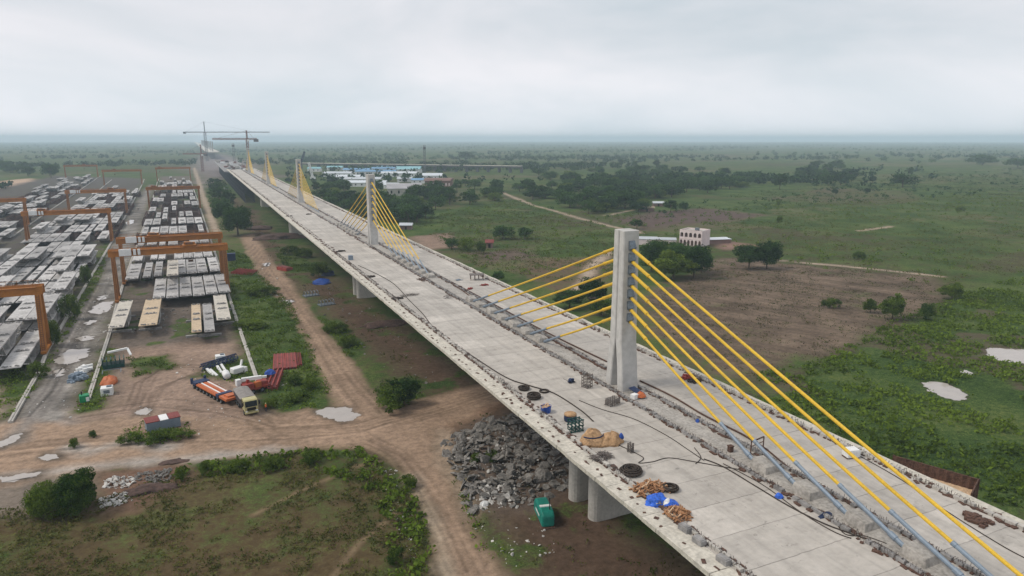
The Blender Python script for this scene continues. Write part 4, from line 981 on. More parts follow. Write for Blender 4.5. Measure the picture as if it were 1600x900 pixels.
lump(MB(), (0,0,0), 1.55, 1.3, 1.75, 3.3, 22, 8, .55, .42).build('cover', MAT['tan'], t_, smooth=True)
b = MB()
for i in range(10):
    a0, a1 = 3.4+i*.24, 3.4+(i+1)*.24; b.beam((1.42*math.cos(a0),1.22*math.sin(a0),1.15),(1.42*math.cos(a1),1.22*math.sin(a1),1.15),.06,.16)
b.build('band', MAT['navy'], t_)
p = on(953,692); t_ = thing('tan_bundle', 'lower wider tan tarpaulin covered bundle with a blue cloth at its end', 'bundle', p)
lump(MB(), (0,0,0), 1.75, 1.2, 1.45, 8.1, 22, 7, .55, .42).build('cover', MAT['tan'], t_, smooth=True)
b = MB(); lump(b, (1.35,-.35,.5), .35, .3, .7, 2.2, 10, 4); b.build('blue_cloth', MAT['blue'], t_, smooth=True)
def cage(u, v, w_, d_, h, label, n=4, rz=.3):
    o = MB(); r_ = .035
    for i in range(n):
        for j in range(2):
            x = -w_/2+w_*i/(n-1); y = -d_/2+d_*j; o.beam((x,y,0),(x,y,h*rnd.uniform(.9,1.2)),r_*2,r_*2)
    for k in range(5):
        z = .15+h*.85*k/4
        for y in (-d_/2,d_/2): o.beam((-w_/2,y,z),(w_/2,y,z),r_*2,r_*2)
        for x in (-w_/2,w_/2): o.beam((x,-d_/2,z),(x,d_/2,z),r_*2,r_*2)
    for k in range(6): o.obox((rnd.uniform(-w_/2,w_/2),rnd.uniform(-d_/2,d_/2),.1+.05*k),(rnd.uniform(.4,1.2),.06,.06),rnd.uniform(0,3))
    b = o.build('rebar_cage', MAT['rebar']); b.location = on(u,v); b.rotation_euler.z = rz; return tag(b, label, 'rebar cage')
cage(917,605,1.1,1.1,2.1,'tall open rebar cage standing left of the pylon')
cage(957,632,1.9,1.0,.9,'low tangled rebar cage at the foot of the pylon',6)
cage(985,706,.5,.5,1.0,'little upright bundle of bars right of the tan bundle',3)
p = on(892,598); t_ = thing('pump', 'small black pump standing on the deck left of the rebar cage', 'pump', p)
MB().box(-.45,.45,-.3,.3,.12,.2).lathe((-.1,0,.2),[(0,0),(.3,0),(.34,.3),(.2,.5),(0,.52)],10).obox((.3,0,.4),(.35,.3,.45)).build('body', MAT['navy'], t_)
for x in (-.4,.4): MB().torus((0,0,0),.16,.05,12,5).build('wheel', MAT['black'], t_).location = (x,-.32,.2)
MB().beam((-.4,.2,.3),(-1.2,.2,.75),.05,.05).build('handle', MAT['black'], t_)
p = on(1001,622); t_ = thing('orange_machine', 'orange machine with a bent blue tray beside the pylon foot', 'machine', p)
lump(MB(), (0,0,.25), .75, .6, .75, 4.4, 14, 5).build('body', MAT['orange2'], t_, smooth=False)
MB().obox((-1.0,.1,.4),(.9,.8,.7),.3).build('white_tank', MAT['white'], t_, bevel=.05); MB().obox((.4,1.6,.5),(1.2,2.2,.08),.2,.2).build('blue_tray', MAT['navy'], t_)
# timber, tarpaulin, rebar
def heap(u, v, w_, d_, h, n, mat, label, name, cat, ln=1.2, th=.10, rz=0, seed=1):
    rg = random.Random(seed); b = MB()
    for k in range(n):
        x, y = rg.uniform(-1,1)*w_/2, rg.uniform(-1,1)*d_/2; top = h*max(.1,1-(abs(2*x/w_)**2+abs(2*y/d_)**2)*.5)
        b.obox((x,y,.06+rg.random()*top),(ln*rg.uniform(.5,1.2),th*rg.uniform(.7,1.5),th),rg.choice((.2,1.75,.2,1.75,.9))+rg.uniform(-.25,.25),rg.uniform(-.1,.1))
    o = b.build(name, MAT[mat]); o.location = on(u,v); o.rotation_euler.z = rz; return tag(o, label, cat)
heap(1014,766,3.2,2.0,.7,95,'wood','crisscross stack of brown timber touching the open coil','timber_stack','timber',1.3,.11,0,1)
heap(1012,766,3.0,1.8,.85,16,'timber','pale battens lying over the brown timber stack','timber_battens','timber',1.4,.09,0,5)
heap(1057,805,2.2,2.0,.6,75,'wood','crisscross stack of brown timber below the blue tarpaulin','timber_stack','timber',1.2,.11,.3,2)
heap(1056,803,2.0,1.8,.75,12,'timber','pale battens lying over the lower timber stack','timber_battens','timber',1.2,.09,.3,6)
heap(938,716,2.4,1.4,.5,120,'rebar','dark tangle of cut rebar on the deck edge below the tan bundle','rebar_tangle','rebar',1.3,.05,.5,3)
p = on(1031,785); t_ = thing('blue_tarpaulin', 'crumpled bright blue tarpaulin over boxes between the timber stacks', 'tarpaulin', p)
b = MB(); lump(b,(-.3,.2,0),1.35,1.0,.85,1.1,26,7,.5,.5); lump(b,(.6,-.9,0),.9,.7,.6,6.4,20,6,.5,.5); b.build('sheet', MAT['tarp_blue'], t_)
b = MB(); lump(b,(.35,-.75,.1),.45,.4,.62,9.4,12,5,.5,.4); b.build('white_sack', MAT['white'], t_)
p = on(1217,777); b = MB(); lump(b,(0,0,0),.5,.4,.5,2.5,12,4,.5,.5); o = b.build('blue_sack', MAT['tarp_blue']); o.location = p; tag(o,'small blue sack on the left carriageway under the cables','sack')
p = on(1290,806); b = MB(); lump(b,(0,0,0),.9,.35,.4,3.5,12,4,.5,.5); o = b.build('blue_cloth', MAT['navy']); o.location = p; tag(o,'dark blue cloth dropped beside an anchor block','cloth')
p = on(1090,659); b = MB(); lump(b,(0,0,0),.35,.35,.4,5.5,10,4,.5,.5); o = b.build('blue_cloth', MAT['blue']); o.location = p; tag(o,'tiny blue cloth between the median kerbs','cloth')
p = at(1422,731,16.0); b = MB(); lump(b,(0,0,0),1.1,.7,.6,7.5,16,5,.5,.5); o = b.build('teal_sheet', MAT['tealtarp']); o.location = p; tag(o,'crumpled teal plastic sheet in the rusty guard box','plastic sheet')
p = on(1329,714); t_ = thing('generator', 'pale slatted generator box with a round end under the cables', 'generator', p, -.25)
b = MB(); b.box(-.75,.75,-.55,.55,.15,1.05)
for k in range(8): b.box(-.7+k*.2,-.6+k*.2,-.58,.58,.25,.95)
b.build('body', MAT['white'], t_); MB().tube((.75,0,.6),(.95,0,.6),.42,14).build('round_end', MAT['black'], t_)
MB().box(-.8,.8,-.5,.5,0,.15).build('skid', MAT['rust'], t_)
p = on(1185,706); t_ = tag(MB().beam((-1.2,0,0),(-1.2,0,1.5),.1,.1).beam((1.2,.5,0),(1.2,.5,1.5),.1,.1).beam((-1.2,0,1.5),(1.2,.5,1.5),.12,.12).beam((-1.2,-.6,.05),(-1.2,.6,.05),.1,.1).beam((1.2,-.3,.05),(1.2,1.3,.05),.1,.1).beam((-1.2,0,.9),(1.2,.5,.9),.07,.07).build('steel_trestle', MAT['rust']),'rusty steel trestle on the right carriageway under the cables','trestle'); t_.location = p
p = on(1141,706); t_ = tag(MB().obox((0,0,.35),(.5,.5,.7)).obox((0,0,.75),(.6,.6,.1)).build('dark_crate', MAT['rust']),'dark brown crate at the median kerb left of the first grey pipe','crate'); t_.location = p
heap(1073,591,1.6,1.0,.6,40,'red','red scrap pile at the right kerb beside the pylon','scrap_pile','scrap',.7,.2,.3,8)
heap(1085,596,1.8,1.2,.35,60,'hose','dark scrap pile at the right kerb beside the pylon','scrap_pile','scrap',.8,.12,.3,9)
heap(757,446,1.6,1.0,.4,24,'red','red frame parts lying on the right carriageway beyond the cables','frame_parts','scrap',1.0,.12,.3,10)
p = on(745,437); t_ = thing('work_table', 'grey sheet topped table on many legs on the right carriageway', 'table', p, -.3)
MB().box(-1.9,1.9,-1.2,1.2,1.35,1.5).build('top', MAT['rebar'], t_)
for x in (-1.6,-.5,.5,1.6):
    for y in (-1,1): MB().box(x-.06,x+.06,y-.06,y+.06,0,1.35).build('leg', MAT['rust'], t_)
heap(717,438,1.3,.8,.3,18,'steel','blue grey pipe pieces on the right carriageway','pipe_pieces','pipes',1.0,.10,.2,11)
heap(735,452,1.4,1.0,.4,22,'red','small red tangle right of the median','scrap_pile','scrap',.7,.14,.2,12)
heap(719,450,.6,.6,.9,14,'rust','little rusty bundle on the median kerb','scrap_pile','scrap',.5,.14,.2,13)
p = on(548,406); t_ = tag(MB().obox((0,0,.65),(1.3,1.2,1.3)).obox((0,0,1.34),(1.1,1.0,.1)).obox((-.3,-.62,.6),(.4,.05,.8)).build('grey_cabinet', MAT['steel']),'grey cabinet standing alone on the left carriageway','cabinet'); t_.location = p
for u, v, w_, lb in [(532,393,2.4,'dark flat mat lying left of the grey cabinet'),(578,433,2.2,'dark flat mat at the left kerb below the second pylon'),(452,338,2.4,'dark flat mat at the left kerb toward the third pylon'),
                 (482,335,2.4,'dark little heap in the middle of the left carriageway'),(620,467,2.2,'grey smear of scrap on the left carriageway')]:
    heap(u,v,w_,1.4,.25,26,'hose',lb,'rubber_mat','mat',1.1,.3,.3,int(u))
heap(640,462,4.0,1.2,.4,34,'rebar','thin scattered rods on the left carriageway beyond the pylon','steel_rods','rods',2.0,.05,.3,77)
heap(700,466,1.6,1.2,1.2,30,'rebar','small rod cluster before the pale patch of deck','steel_rods','rods',.9,.05,.3,78)
heap(660,438,1.2,3.2,.5,16,'rust','bent rusty frame by the median of the left carriageway','rusty_trestle','trestle',1.8,.10,.2,79)
heap(1515,809,1.6,.9,.2,22,'rust','rust stained plates on the right carriageway near the frame edge','steel_plates','plates',.6,.3,.2,80)
heap(1535,818,1.8,1.0,.2,18,'rust','second rust stained plates on the right carriageway near the frame edge','steel_plates','plates',.6,.25,.2,81)
# loose kerb blocks standing along the kerbs
KB = [(1128,883),(1103,857),(1075,835)]
k = 0
for (u, v) in [(1092,850),(1130,880),(1070,830)]:
    o = MB().obox((0,0,.3),(.7,1.2,.6),.1).obox((0,0,.63),(.55,1.0,.08),.1).build('kerb_block', MAT['concrete_dark'], bevel=.04); o.location = on(u,v)
    tag(o, ['middle of three dark kerb blocks low on the left kerb','lowest dark kerb block on the left kerb','topmost of three dark kerb blocks low on the left kerb'][k], 'block'); k += 1

# ------------------------------------------------------------------ casting yard: gantry cranes
def lattice(b, p, q, wd, n, r=.06, n4=4):
    """square lattice mast"""
    p, q = Vector(p), Vector(q); d = (q-p).normalized(); a = d.orthogonal().normalized() if abs(d.z) < .9 else Vector((1,0,0)); c = d.cross(a).normalized(); a = c.cross(d).normalized()
    cs = [a*wd/2+c*wd/2, -a*wd/2+c*wd/2, -a*wd/2-c*wd/2, a*wd/2-c*wd/2]
    for k in cs: b.beam(p+k, q+k, r*2, r*2)
    for i in range(n):
        s, e = p.lerp(q,i/n), p.lerp(q,(i+1)/n)
        for j in range(4): b.beam(s+cs[j], e+cs[(j+1)%4], r*1.3, r*1.3); b.beam(e+cs[j], e+cs[(j+1)%4], r*1.3, r*1.3)
    return b
def gantry(xl, xr, y, h, label, rz=.02, trolley=.55, cabin=True, base=7.0, girders=2.6, both=True, white=.06):
    g = thing('gantry_crane', label, 'gantry crane', (xl, y, 0), rz, 'orange gantry cranes of the casting yard')
    S = xr-xl; hb = 2.1; z0 = h-hb
    for s in (-1,1):
        b = MB(); b.box(-1.2,S+1.2,s*girders/2-.5,s*girders/2+.5,z0,h)
        for k in range(12): b.box(S*k/11-.06,S*k/11+.06,s*(girders/2+.5)-.03,s*(girders/2+.5)+.05,z0+.05,h-.05)
        b.box(-1.2,S+1.2,s*girders/2-.08,s*girders/2+.08,h,h+.16)
        gi = b.build('main_girder', MAT['orange'], g)
        w_ = MB()
        for k in range(16): w_.beam((S*k/15,s*(girders/2+1.15),h),(S*k/15,s*(girders/2+1.15),h+1.0),.07,.07)
        w_.beam((0,s*(girders/2+1.15),h+1),(S,s*(girders/2+1.15),h+1),.07,.07); w_.box(0,S,min(s*(girders/2+.52),s*(girders/2+1.2)),max(s*(girders/2+.52),s*(girders/2+1.2)),h-.12,h-.04)
        w_.build('walkway', MAT['orange'], gi)
    for x in (-1.0,S+.2): MB().box(x,x+.8,-girders/2+.5,girders/2-.5,z0+.3,h-.1).build('end_tie', MAT['orange'], g)
    for x in (0,S):
        for s in (-1,1):
            b = MB(); p0 = Vector((x,s*base/2,1.1)); p1 = Vector((x,s*girders/2,z0))
            b.beam(p0,p1,1.25 if x else 1.05,1.05)
            le = b.build('leg', MAT['orange'], g)
            if x == 0 or s < 0:
                ld = MB(); d = (p1-p0); o_ = Vector((.0,-.75,0))
                for k in range(26): q = p0+d*(k/26)+o_; ld.beam(q-Vector((.3,0,0)),q+Vector((.3,0,0)),.07,.07)
                for e in (-.3,.3): ld.beam(p0+o_+Vector((e,0,0)),p1+o_+Vector((e,0,0)),.08,.08)
                ld.build('ladder', MAT['rust'], le)
        b = MB().box(x-.6,x+.6,-base/2-1.4,base/2+1.4,.7,1.35); b.build('sill_beam', MAT['orange'], g)
        for s in (-1,1):
            for e in (-.7,.7): MB().tube((x-.25,s*base/2+e,.72),(x+.25,s*base/2+e,.72),.38,12).build('wheel', MAT['rust'], g)
    tx = S*trolley
    b = MB().box(tx-2.2,tx+2.2,-girders/2-.7,girders/2+.7,h+.2,h+.55).obox((tx-.6,0,h+1.0),(2.2,1.6,.9)).obox((tx+1.3,.4,h+.9),(1.0,1.0,.7))
    tr = b.build('trolley', MAT['orange'], g)
    MB().tube((tx-1.2,-.75,h+.95),(tx+1.2,-.75,h+.95),.4,10).build('hoist_drum', MAT['rust'], tr)
    b = MB()
    for e in (-.5,.5): b.beam((tx+e,0,h+.2),(tx+e,0,h-5),.06,.06)
    b.obox((tx,0,h-5.3),(1.6,.5,.7)).build('hook_block', MAT['rust'], tr)
    if cabin:
        c = MB().box(S*white,S*white+3.6,-girders/2-1.55,-girders/2-.55,z0+.3,h+.45).build('electric_cabin', MAT['white'], g, bevel=.05)
        MB().box(S*white+4.2,S*white+5.0,-girders/2-1.3,-girders/2-.55,z0+.4,h+.2).box(S*white+5.5,S*white+6.3,-girders/2-1.3,-girders/2-.55,z0+.4,h+.2).build('cubicle', MAT['white'], g, bevel=.03)
    return g
gantry(-27.0,7.6,263.5,17.6,'nearest big orange gantry crane spanning the middle row of segments',trolley=.68)
gantry(-27.4,7.2,296,17.6,'second orange gantry crane just behind the nearest one in the middle yard',trolley=.33)
gantry(-74,-38.6,206,17.6,'orange gantry crane cut by the left frame edge with one tall leg in view',trolley=.2,cabin=False)
gantry(-80.5,-43,425,17.6,'orange gantry crane over the middle of the left yard',trolley=.2)
gantry(-136,-98.5,524,17.6,'orange gantry crane at the far left frame edge',trolley=.4,cabin=False)
gantry(-84,-47.5,588,17.6,'faded orange gantry crane behind the one over the left yard',trolley=.75)
gantry(-33.2,2.6,604,17.6,'third orange gantry crane in the middle yard with its trolley at the left end',trolley=.12,cabin=False)
gantry(-43,-4,1008,18,'farthest hazy gantry crane of the middle yard',trolley=.1,cabin=False)
gantry(-97,-57.5,952,18,'hazy gantry crane far down the left yard',trolley=.3,cabin=False)
gantry(-163,-124,1150,18,'farthest hazy gantry crane at the left end of the yards',trolley=.6,cabin=False)
def rail(pts, label):
    b = MB()
    for a, c in zip(pts, pts[1:]):
        b.beam((a[0],a[1],.2),(c[0],c[1],.2),.85,.4); b.beam((a[0],a[1],.47),(c[0],c[1],.47),.10,.14)
    return tag(b.build('crane_rail', MAT['concrete']), label, 'crane rail')
rail([(-24.4,163),(-25.6,220),(-27.1,263),(-28,300),(-33.2,604),(-43,1008),(-44,1080)],'concrete crane rail on the left side of the middle yard')
rail([(9.2,158),(8.4,200),(7.5,263),(7.0,300),(2.6,604),(-4,1008),(-5,1080)],'concrete crane rail on the right side of the middle yard')
rail([(-36.6,155),(-37.4,190),(-38.6,206),(-43,425),(-47.5,588),(-57.5,952),(-62,1080)],'concrete crane rail beside the muddy yard road')
rail([(-74,206),(-80.5,425),(-84,588),(-97,952),(-101,1080)],'concrete crane rail between the left yards')
rail([(-96,470),(-98.5,524),(-124,1150),(-126,1200)],'concrete crane rail of the far left yard')

# ------------------------------------------------------------------ precast segments
SL = 35.0; SH = 3.0
def seg_parts(w_, tan=False):
    ts = MB()
    ts.prism([(-SL/2,SH-.22),(-8,SH-.36),(8,SH-.36),(SL/2,SH-.22),(SL/2,SH),(-SL/2,SH)],'x',-w_/2,w_/2)
    bx = MB(); bx.box(-w_/2,w_/2,-5.6,5.6,0,.24)
    for s in (-1,1): bx.prism([(s*5.6,.24),(s*5.2,.24),(s*7.2,SH-.36),(s*7.6,SH-.36)],'x',-w_/2,w_/2)
    bx.box(-w_/2,w_/2,-.2,.2,.24,SH-.36)
    st = []
    for s in (-1,1):
        for e in (-1,1): st.append(MB().beam((e*(w_/2-.5),s*5.7,.2),(e*(w_/2-.5),s*14.2,SH-.32),.35,.32))
    rb = []
    for yy in (-16.7,-3.4,3.4,16.7):
        b = MB(); rg = random.Random(int(yy*10)); big = abs(yy) < 5
        for k in range(16 if big else 9):
            x = rg.uniform(-.40,.40)*w_; y = yy+rg.uniform(-.9,.9)*(1.2 if big else .5)
            b.obox((x,y,SH+.12),(rg.uniform(.15,.6),rg.uniform(.15,.5),rg.uniform(.15,.4)),rg.uniform(0,1.5))
        if big: b.box(-.36*w_,.36*w_,yy-.55,yy+.55,SH-.1,SH+.06)
        rb.append(b)
    return ts, bx, st, rb
SEGM = {}
for key, w_, mt in (('wide',4.25,'concrete_seg'),('mid',3.6,'concrete_seg'),('narrow',2.6,'concrete_seg'),('tan',4.6,'concrete_tan'),('tan_mid',3.8,'concrete_pale'),('tan_narrow',2.5,'concrete_tan')):
    ts, bx, st, rb = seg_parts(w_); SEGM[key] = dict(ts=ts.mesh('top_slab',MAT[mt]), bx=bx.mesh('box_cell',MAT['concrete_seg']), st=[s.mesh('strut',MAT['concrete_seg']) for s in st], rb=[r.mesh('anchor_pocket',MAT['concrete_dark']) for r in rb])
    far = MB()
    for q in (ts, bx, *st): far.add(q.v, q.f)
    SEGM[key]['slot'] = MB().box(-.33*w_,.33*w_,-4.6,4.2,SH-.05,SH+.05).obox((.1*w_,-16.2,SH+.1),(.5*w_,1.2,.3),.1).obox((0,-1,SH+.2),(.25*w_,4,.4),.2).mesh('rebar_slot', MAT['concrete_dark'])
    SEGM[key]['far'] = far.mesh('segment', MAT[mt])
def segment(key, x, y, z, label, lod, rz=.02):
    G = 'precast bridge segments in the casting yard'
    if lod:
        o = bpy.data.objects.new('bridge_segment', SEGM[key]['far']); COL.objects.link(o); o.location = (x,y,z); o.rotation_euler.z = rz
        c = bpy.data.objects.new('rebar_slot', SEGM[key]['slot']); COL.objects.link(c); c.parent = o
        return tag(o, label, 'bridge segment', G)
    t_ = thing('bridge_segment', label, 'bridge segment', (x,y,z), rz, G); D = SEGM[key]
    for nm, ms in (('top_slab',[D['ts']]),('box_cell',[D['bx']]),('strut',D['st']),('anchor_pocket',D['rb'])):
        for me in ms:
            o = bpy.data.objects.new(nm, me); COL.objects.link(o); o.parent = t_
    return t_
side_m = lambda i: f'{ORD[i]} from the left'
# front row on its low beams
row1 = [('tan_mid',-23.0,225,'pale segment nearest the muddy road in the front row of the middle yard'),('tan',-15.2,224,'tan topped segment with a dark mark in the front row of the middle yard'),
        ('tan_narrow',-2.9,211,'narrow tan topped segment left of its narrow grey neighbour'),('narrow',.3,210,'narrow grey segment standing right beside the narrow tan one'),('tan_mid',4.3,222,'pale tan segment by the right crane rail in the front row')]
for key, x, y, lb in row1:
    segment(key, x, y+4, .55, lb, 0, .0)
    for yy in (-9, 9): tag(MB().box(x-3,x+3,y+4+yy-.5,y+4+yy+.5,-.1,.54).build('support_beam', MAT['concrete_dark']), f'low concrete beam under the {"front" if yy < 0 else "rear"} end of the {lb.split(" in the front")[0].split(" by the")[0].split(" nearest")[0]}'+(' by the muddy road' if 'nearest' in lb else ''), 'support beam')
for i in range(6): segment('mid', -14.0+i*3.98, 263.5+(.8,-.4,.3,-.6,.5,.9)[i], .6, f'grey segment, {ORD[i]} from the left in the packed second row of the middle yard', 0, .015)
segment('tan_mid', -10.2, 287, 3.7, 'pale segment lying on top of the second row in the middle yard', 0, .015)
row3 = [(-24.4,'wide',-3),(-19.6,'narrow',-1.5),(-15.9,'narrow',-.5),(-8.0,'mid',1),(-4.1,'mid',0),(-.3,'mid',.6),(4.2,'mid',1.5)]
for i,(x,k,dy) in enumerate(row3): segment(k, x, 306+dy, .6, f'grey segment, {ORD[i]} from the left in the third row of the middle yard', 0, .015)
row4 = [(-24.6,'mid',1),(-18.4,'narrow',2),(-15.2,'narrow',1),(-8.6,'mid',0),(-4.7,'mid',1),(-.8,'mid',-.5),(3.2,'mid',1)]
for i,(x,k,dy) in enumerate(row4): segment(k, x-.6, 345+dy, .6, f'grey segment, {ORD[i]} from the left in the fourth row, behind the two near gantries', 0, .015)
rg = random.Random(21)
for r_ in range(14):
    y = 392+r_*46; x0 = -29.0-.016*(y-263)+2.0
    for c in range(7):
        if rg.random() < (.80 if r_ in (0,1) else .52 if r_ < 7 else .7):
            k = rg.choice(['wide','wide','narrow']); z = rg.choice([.6,.6,3.7]) if r_ > 1 else .6
            segment(k, x0+2.4+c*4.75, y+rg.uniform(-2,2), z, f'segment {ORD[c]} from left in the {ORD[r_+4]} row of the middle yard', 1 if r_ > 1 else 0, .016)
rg = random.Random(33)
for r_ in range(17):
    y = 200+r_*38.5; xr_ = -36.9-.021*(y-170)-4.6
    for c in range(8):
        x = xr_-c*4.75; full = r_ in (0,1,2,3,4)
        pr = .97 if full else (.72 if r_ < 10 else .66)
        if c == 2 and r_ in (1,): continue
        if rg.random() < pr:
            kk = 'wide' if rg.random() < .85 else 'narrow'
            segment(kk, x, y+rg.uniform(-1.2,1.2), .25, f'lower segment, {ORD[c]} from the muddy road in the {ORD[r_]} left yard row', 0 if r_ < 4 else 1, .021)
            if rg.random() < (.70 if full else .16) and not (r_ == 0 and c in (0,)):
                segment('wide', x+rg.uniform(-.3,.3), y-1.5+rg.uniform(-2.5,3.5), 3.32, f'upper segment, {ORD[c]} from the muddy road in the {ORD[r_]} left yard row', 0 if r_ < 4 else 1, .021)
rg = random.Random(55)
for r_ in range(16):
    y = 420+r_*46; xr_ = -93-.043*(y-420)
    for c in range(7):
        if rg.random() < .56:
            segment('wide', xr_-3-c*4.9, y+rg.uniform(-3,3), rg.choice([.25,.25,3.3]), f'far left yard segment, {ORD[c]} from its right rail in the {ORD[r_]} row', 1, .03)
# casting moulds: rusty steel frames between the far rows
md = MB()
for x in (-2.2,2.2): md.box(x-.25,x+.25,-16,16,0,2.4)
for y in range(-16,17,4): md.box(-2.2,2.2,y-.12,y+.12,.4,.75); md.box(-2.9,-2.45,y-.15,y+.15,0,3.0); md.box(2.45,2.9,y-.15,y+.15,0,3.0)
for y in (-12,-4,4,12): md.box(-2.6,2.6,y-.18,y+.18,2.5,2.8)
md_me = md.mesh('casting_mould', MAT['mould']); rg = random.Random(12); k = 0
for yd, x0, sl, y0, n, nm in (('middle yard',-31,.016,400,9,7),('left yard',-77,.021,432,8,7),('far left yard',-133,.04,470,10,7)):
    for r_ in range(n):
        for c in range(nm):
            if rg.random() < .66:
                o = bpy.data.objects.new('casting_mould', md_me); COL.objects.link(o); y = y0+r_*44+20; o.location = (x0-sl*(y-y0)+3+c*4.9, y, 0); o.rotation_euler.z = sl
                tag(o, f'rusty casting mould, {ORD[c]} from left, {ORD[r_]} mould row of the {yd}', 'casting mould', 'steel casting moulds')
# ------------------------------------------------------------------ yard odds and ends, vehicles
def wheel(parent, c, r, w_, axis='x'):
    c = Vector(c); d = Vector((w_/2,0,0)) if axis == 'x' else Vector((0,w_/2,0))
    ty = MB().tube(c-d, c+d, r, 16).build('wheel', MAT['black'], parent); MB().tube(c-d*1.06, c+d*1.06, r*.5, 10).build('rim', MAT['anchor'], ty); return ty
p = at(392,650); p2 = at(380,627)
hd = math.atan2(p.y-p2.y, p.x-p2.x)   # travelling towards the camera; local +x is forward
pc = (p+p2)/2
T_ = thing('dump_truck', 'dusty dump truck with pale yellow cab and covered load facing the camera', 'truck', pc, -1.42)
MB().box(-4.6,4.4,-.5,.5,.75,1.05).build('chassis', MAT['tipper'], T_)
MB().prism([(2.35,.95),(4.45,.95),(4.55,1.9),(4.25,3.1),(4.0,3.3),(2.35,3.3)],'y',-1.3,1.3).build('cab', MAT['cabyellow'], T_, bevel=.08)
cab = [c for c in T_.children if c.name.startswith('cab')][0]
MB().prism([(4.575,1.95),(4.60,1.95),(4.33,3.02),(4.30,3.02)],'y',-1.15,1.15).build('windscreen', MAT['glass'], cab)
for s in (-1,1):
    MB().box(2.9,4.0,s*1.305-.01,s*1.305+.01,2.0,2.95).build('side_window', MAT['glass'], cab); MB().box(4.2,4.35,s*1.62-.12,s*1.62+.12,2.1,2.9).build('mirror', MAT['black'], cab)
    MB().box(4.50,4.58,s*.95-.22,s*.95+.22,.92,1.15).build('headlight', MAT['white'], cab)
MB().box(4.48,4.58,-.85,.85,1.15,1.75).build('grille', MAT['black'], cab); MB().box(4.35,4.72,-1.32,1.32,.55,.90).build('bumper', MAT['cabyellow'], T_, bevel=.04)
MB().prism([(-1.28,1.15),(1.28,1.15),(1.5,2.9),(-1.5,2.9)],'x',-4.9,2.1).build('tipper_body', MAT['tipper'], T_)
b = MB(); rs = []
for i in range(9):
    x = -4.9+7.0*i/8; rs.append([(x,-1.55,2.92),(x,-1.2,3.15+.12*mnoise.noise((x,1,1))),(x,0,3.35+.25*mnoise.noise((x*.6,2,1))),(x,1.2,3.15+.12*mnoise.noise((x,3,1))),(x,1.55,2.92)])
b.loft(rs).build('load_cover', MAT['load'], T_)
for x in (3.3,-1.5,-2.9,-4.1):
    for s in (-1,1): wheel(T_, (x,s*1.1,.55), .55, .42, 'y')
# heavy multi axle trailer behind it
pa, pb = at(309,606), at(357,632); cen = (pa+pb)/2; L_ = (pb-pa).length; an = math.atan2(pb.y-pa.y, pb.x-pa.x)
T_ = thing('heavy_trailer', 'orange multi axle heavy trailer with dark blue ends behind the truck', 'trailer', cen+Vector((.4,.8,0)), an)
MB().box(-L_/2+1.8,L_/2-3.2,-1.5,1.5,1.0,1.3).build('platform', MAT['orange2'], T_)
for k,y in enumerate((-1.05,-.35,.35,1.05)): MB().box(-L_/2+2.0,L_/2-3.4,y-.14,y+.14,1.304,1.45).build('deck_beam', MAT['white' if k%2 else 'orange2'], T_)
MB().box(-L_/2-.4,-L_/2+1.7,-1.6,1.6,.95,1.55).box(-L_/2-.5,-L_/2-.1,-1.7,-1.2,.9,2.2).box(-L_/2-.5,-L_/2-.1,1.2,1.7,.9,2.2).build('rear_module', MAT['navy'], T_)
MB().box(L_/2-3.1,L_/2-2.0,-1.6,1.6,.95,1.65).build('front_bolster', MAT['navy'], T_); MB().box(L_/2-1.9,L_/2+1.4,-1.45,1.45,1.0,1.5).box(L_/2-1.2,L_/2+.6,-.7,.7,1.5,1.8).build('gooseneck', MAT['orange2'], T_)
for k in range(9):
    for s in (-1,1): wheel(T_, (-L_/2+.6+k*(L_-.6)/8.6, s*1.25, .48), .48, .6, 'y')
# red crane unit with white boom
p = at(398,612); T_ = thing('mobile_crane', 'red mobile crane with a white boom laid across beside the truck', 'crane', p, .35)
MB().box(-3.2,3.2,-1.3,1.3,.8,1.4).obox((-1.6,0,1.9),(2.2,2.4,1.0)).obox((1.9,.2,1.75),(1.9,2.0,.8)).build('body', MAT['red'], T_, bevel=.06)
MB().obox((.4,-.9,1.9),(1.4,.9,1.2)).build('engine', MAT['orange2'], T_, bevel=.05)
MB().beam((-2.2,1.2,3.0),(1.6,-.4,3.1),.65,.7).beam((.6,.0,3.1),(2.6,-.8,3.1),.45,.45).build('boom', MAT['white'], T_)
MB().beam((-1.4,.2,2.2),(-1.2,.2,3.0),.5,.5).build('slew_post', MAT['red'], T_)
MB().obox((-3.0,1.0,2.6),(1.0,1.0,1.4)).build('operator_cab', MAT['white'], T_, bevel=.05)
for x in (-2.3,-.9,1.2,2.4):
    for s in (-1,1): wheel(T_, (x,s*1.15,.55), .55, .45, 'y')
# red forms
def form(u, v, w_, d_, h, rz, label, n=3):
    t_ = thing('form_panel', label, 'form panel', at(u,v), rz)
    MB().box(-w_/2,w_/2,-d_/2,d_/2,.35,.55+h*.2).build('skin_plate', MAT['dullred'], t_)
    for k in range(n+1): MB().box(-w_/2+w_*k/n-.12,-w_/2+w_*k/n+.12,-d_/2,d_/2,0,.35+h).build('rib', MAT['red'], t_)
    return t_
form(437,567,2.7,12,.35,-.12,'left one of two flat red form panels in the weeds')
form(453,566,2.7,12,.35,-.10,'right one of two flat red form panels in the weeds')
form(464,564,.35,11,.25,-.10,'narrow red bar just right of the flat red form panels',1)
form(469,563,.35,10,.25,-.10,'outermost narrow red bar beside the flat red form panels',1)
form(427,596,3.0,12,.9,-.22,'long red steel form standing beside the red crane')
p = at(422,592)+Vector((0,0,1.3)); b = MB(); lump(b,(0,0,0),1.2,1.0,1.0,1.7,14,5,.5,.4); o = b.build('blue_cover', MAT['blue']); o.location = p; tag(o,'bright blue cover lying on the long red form','cover')
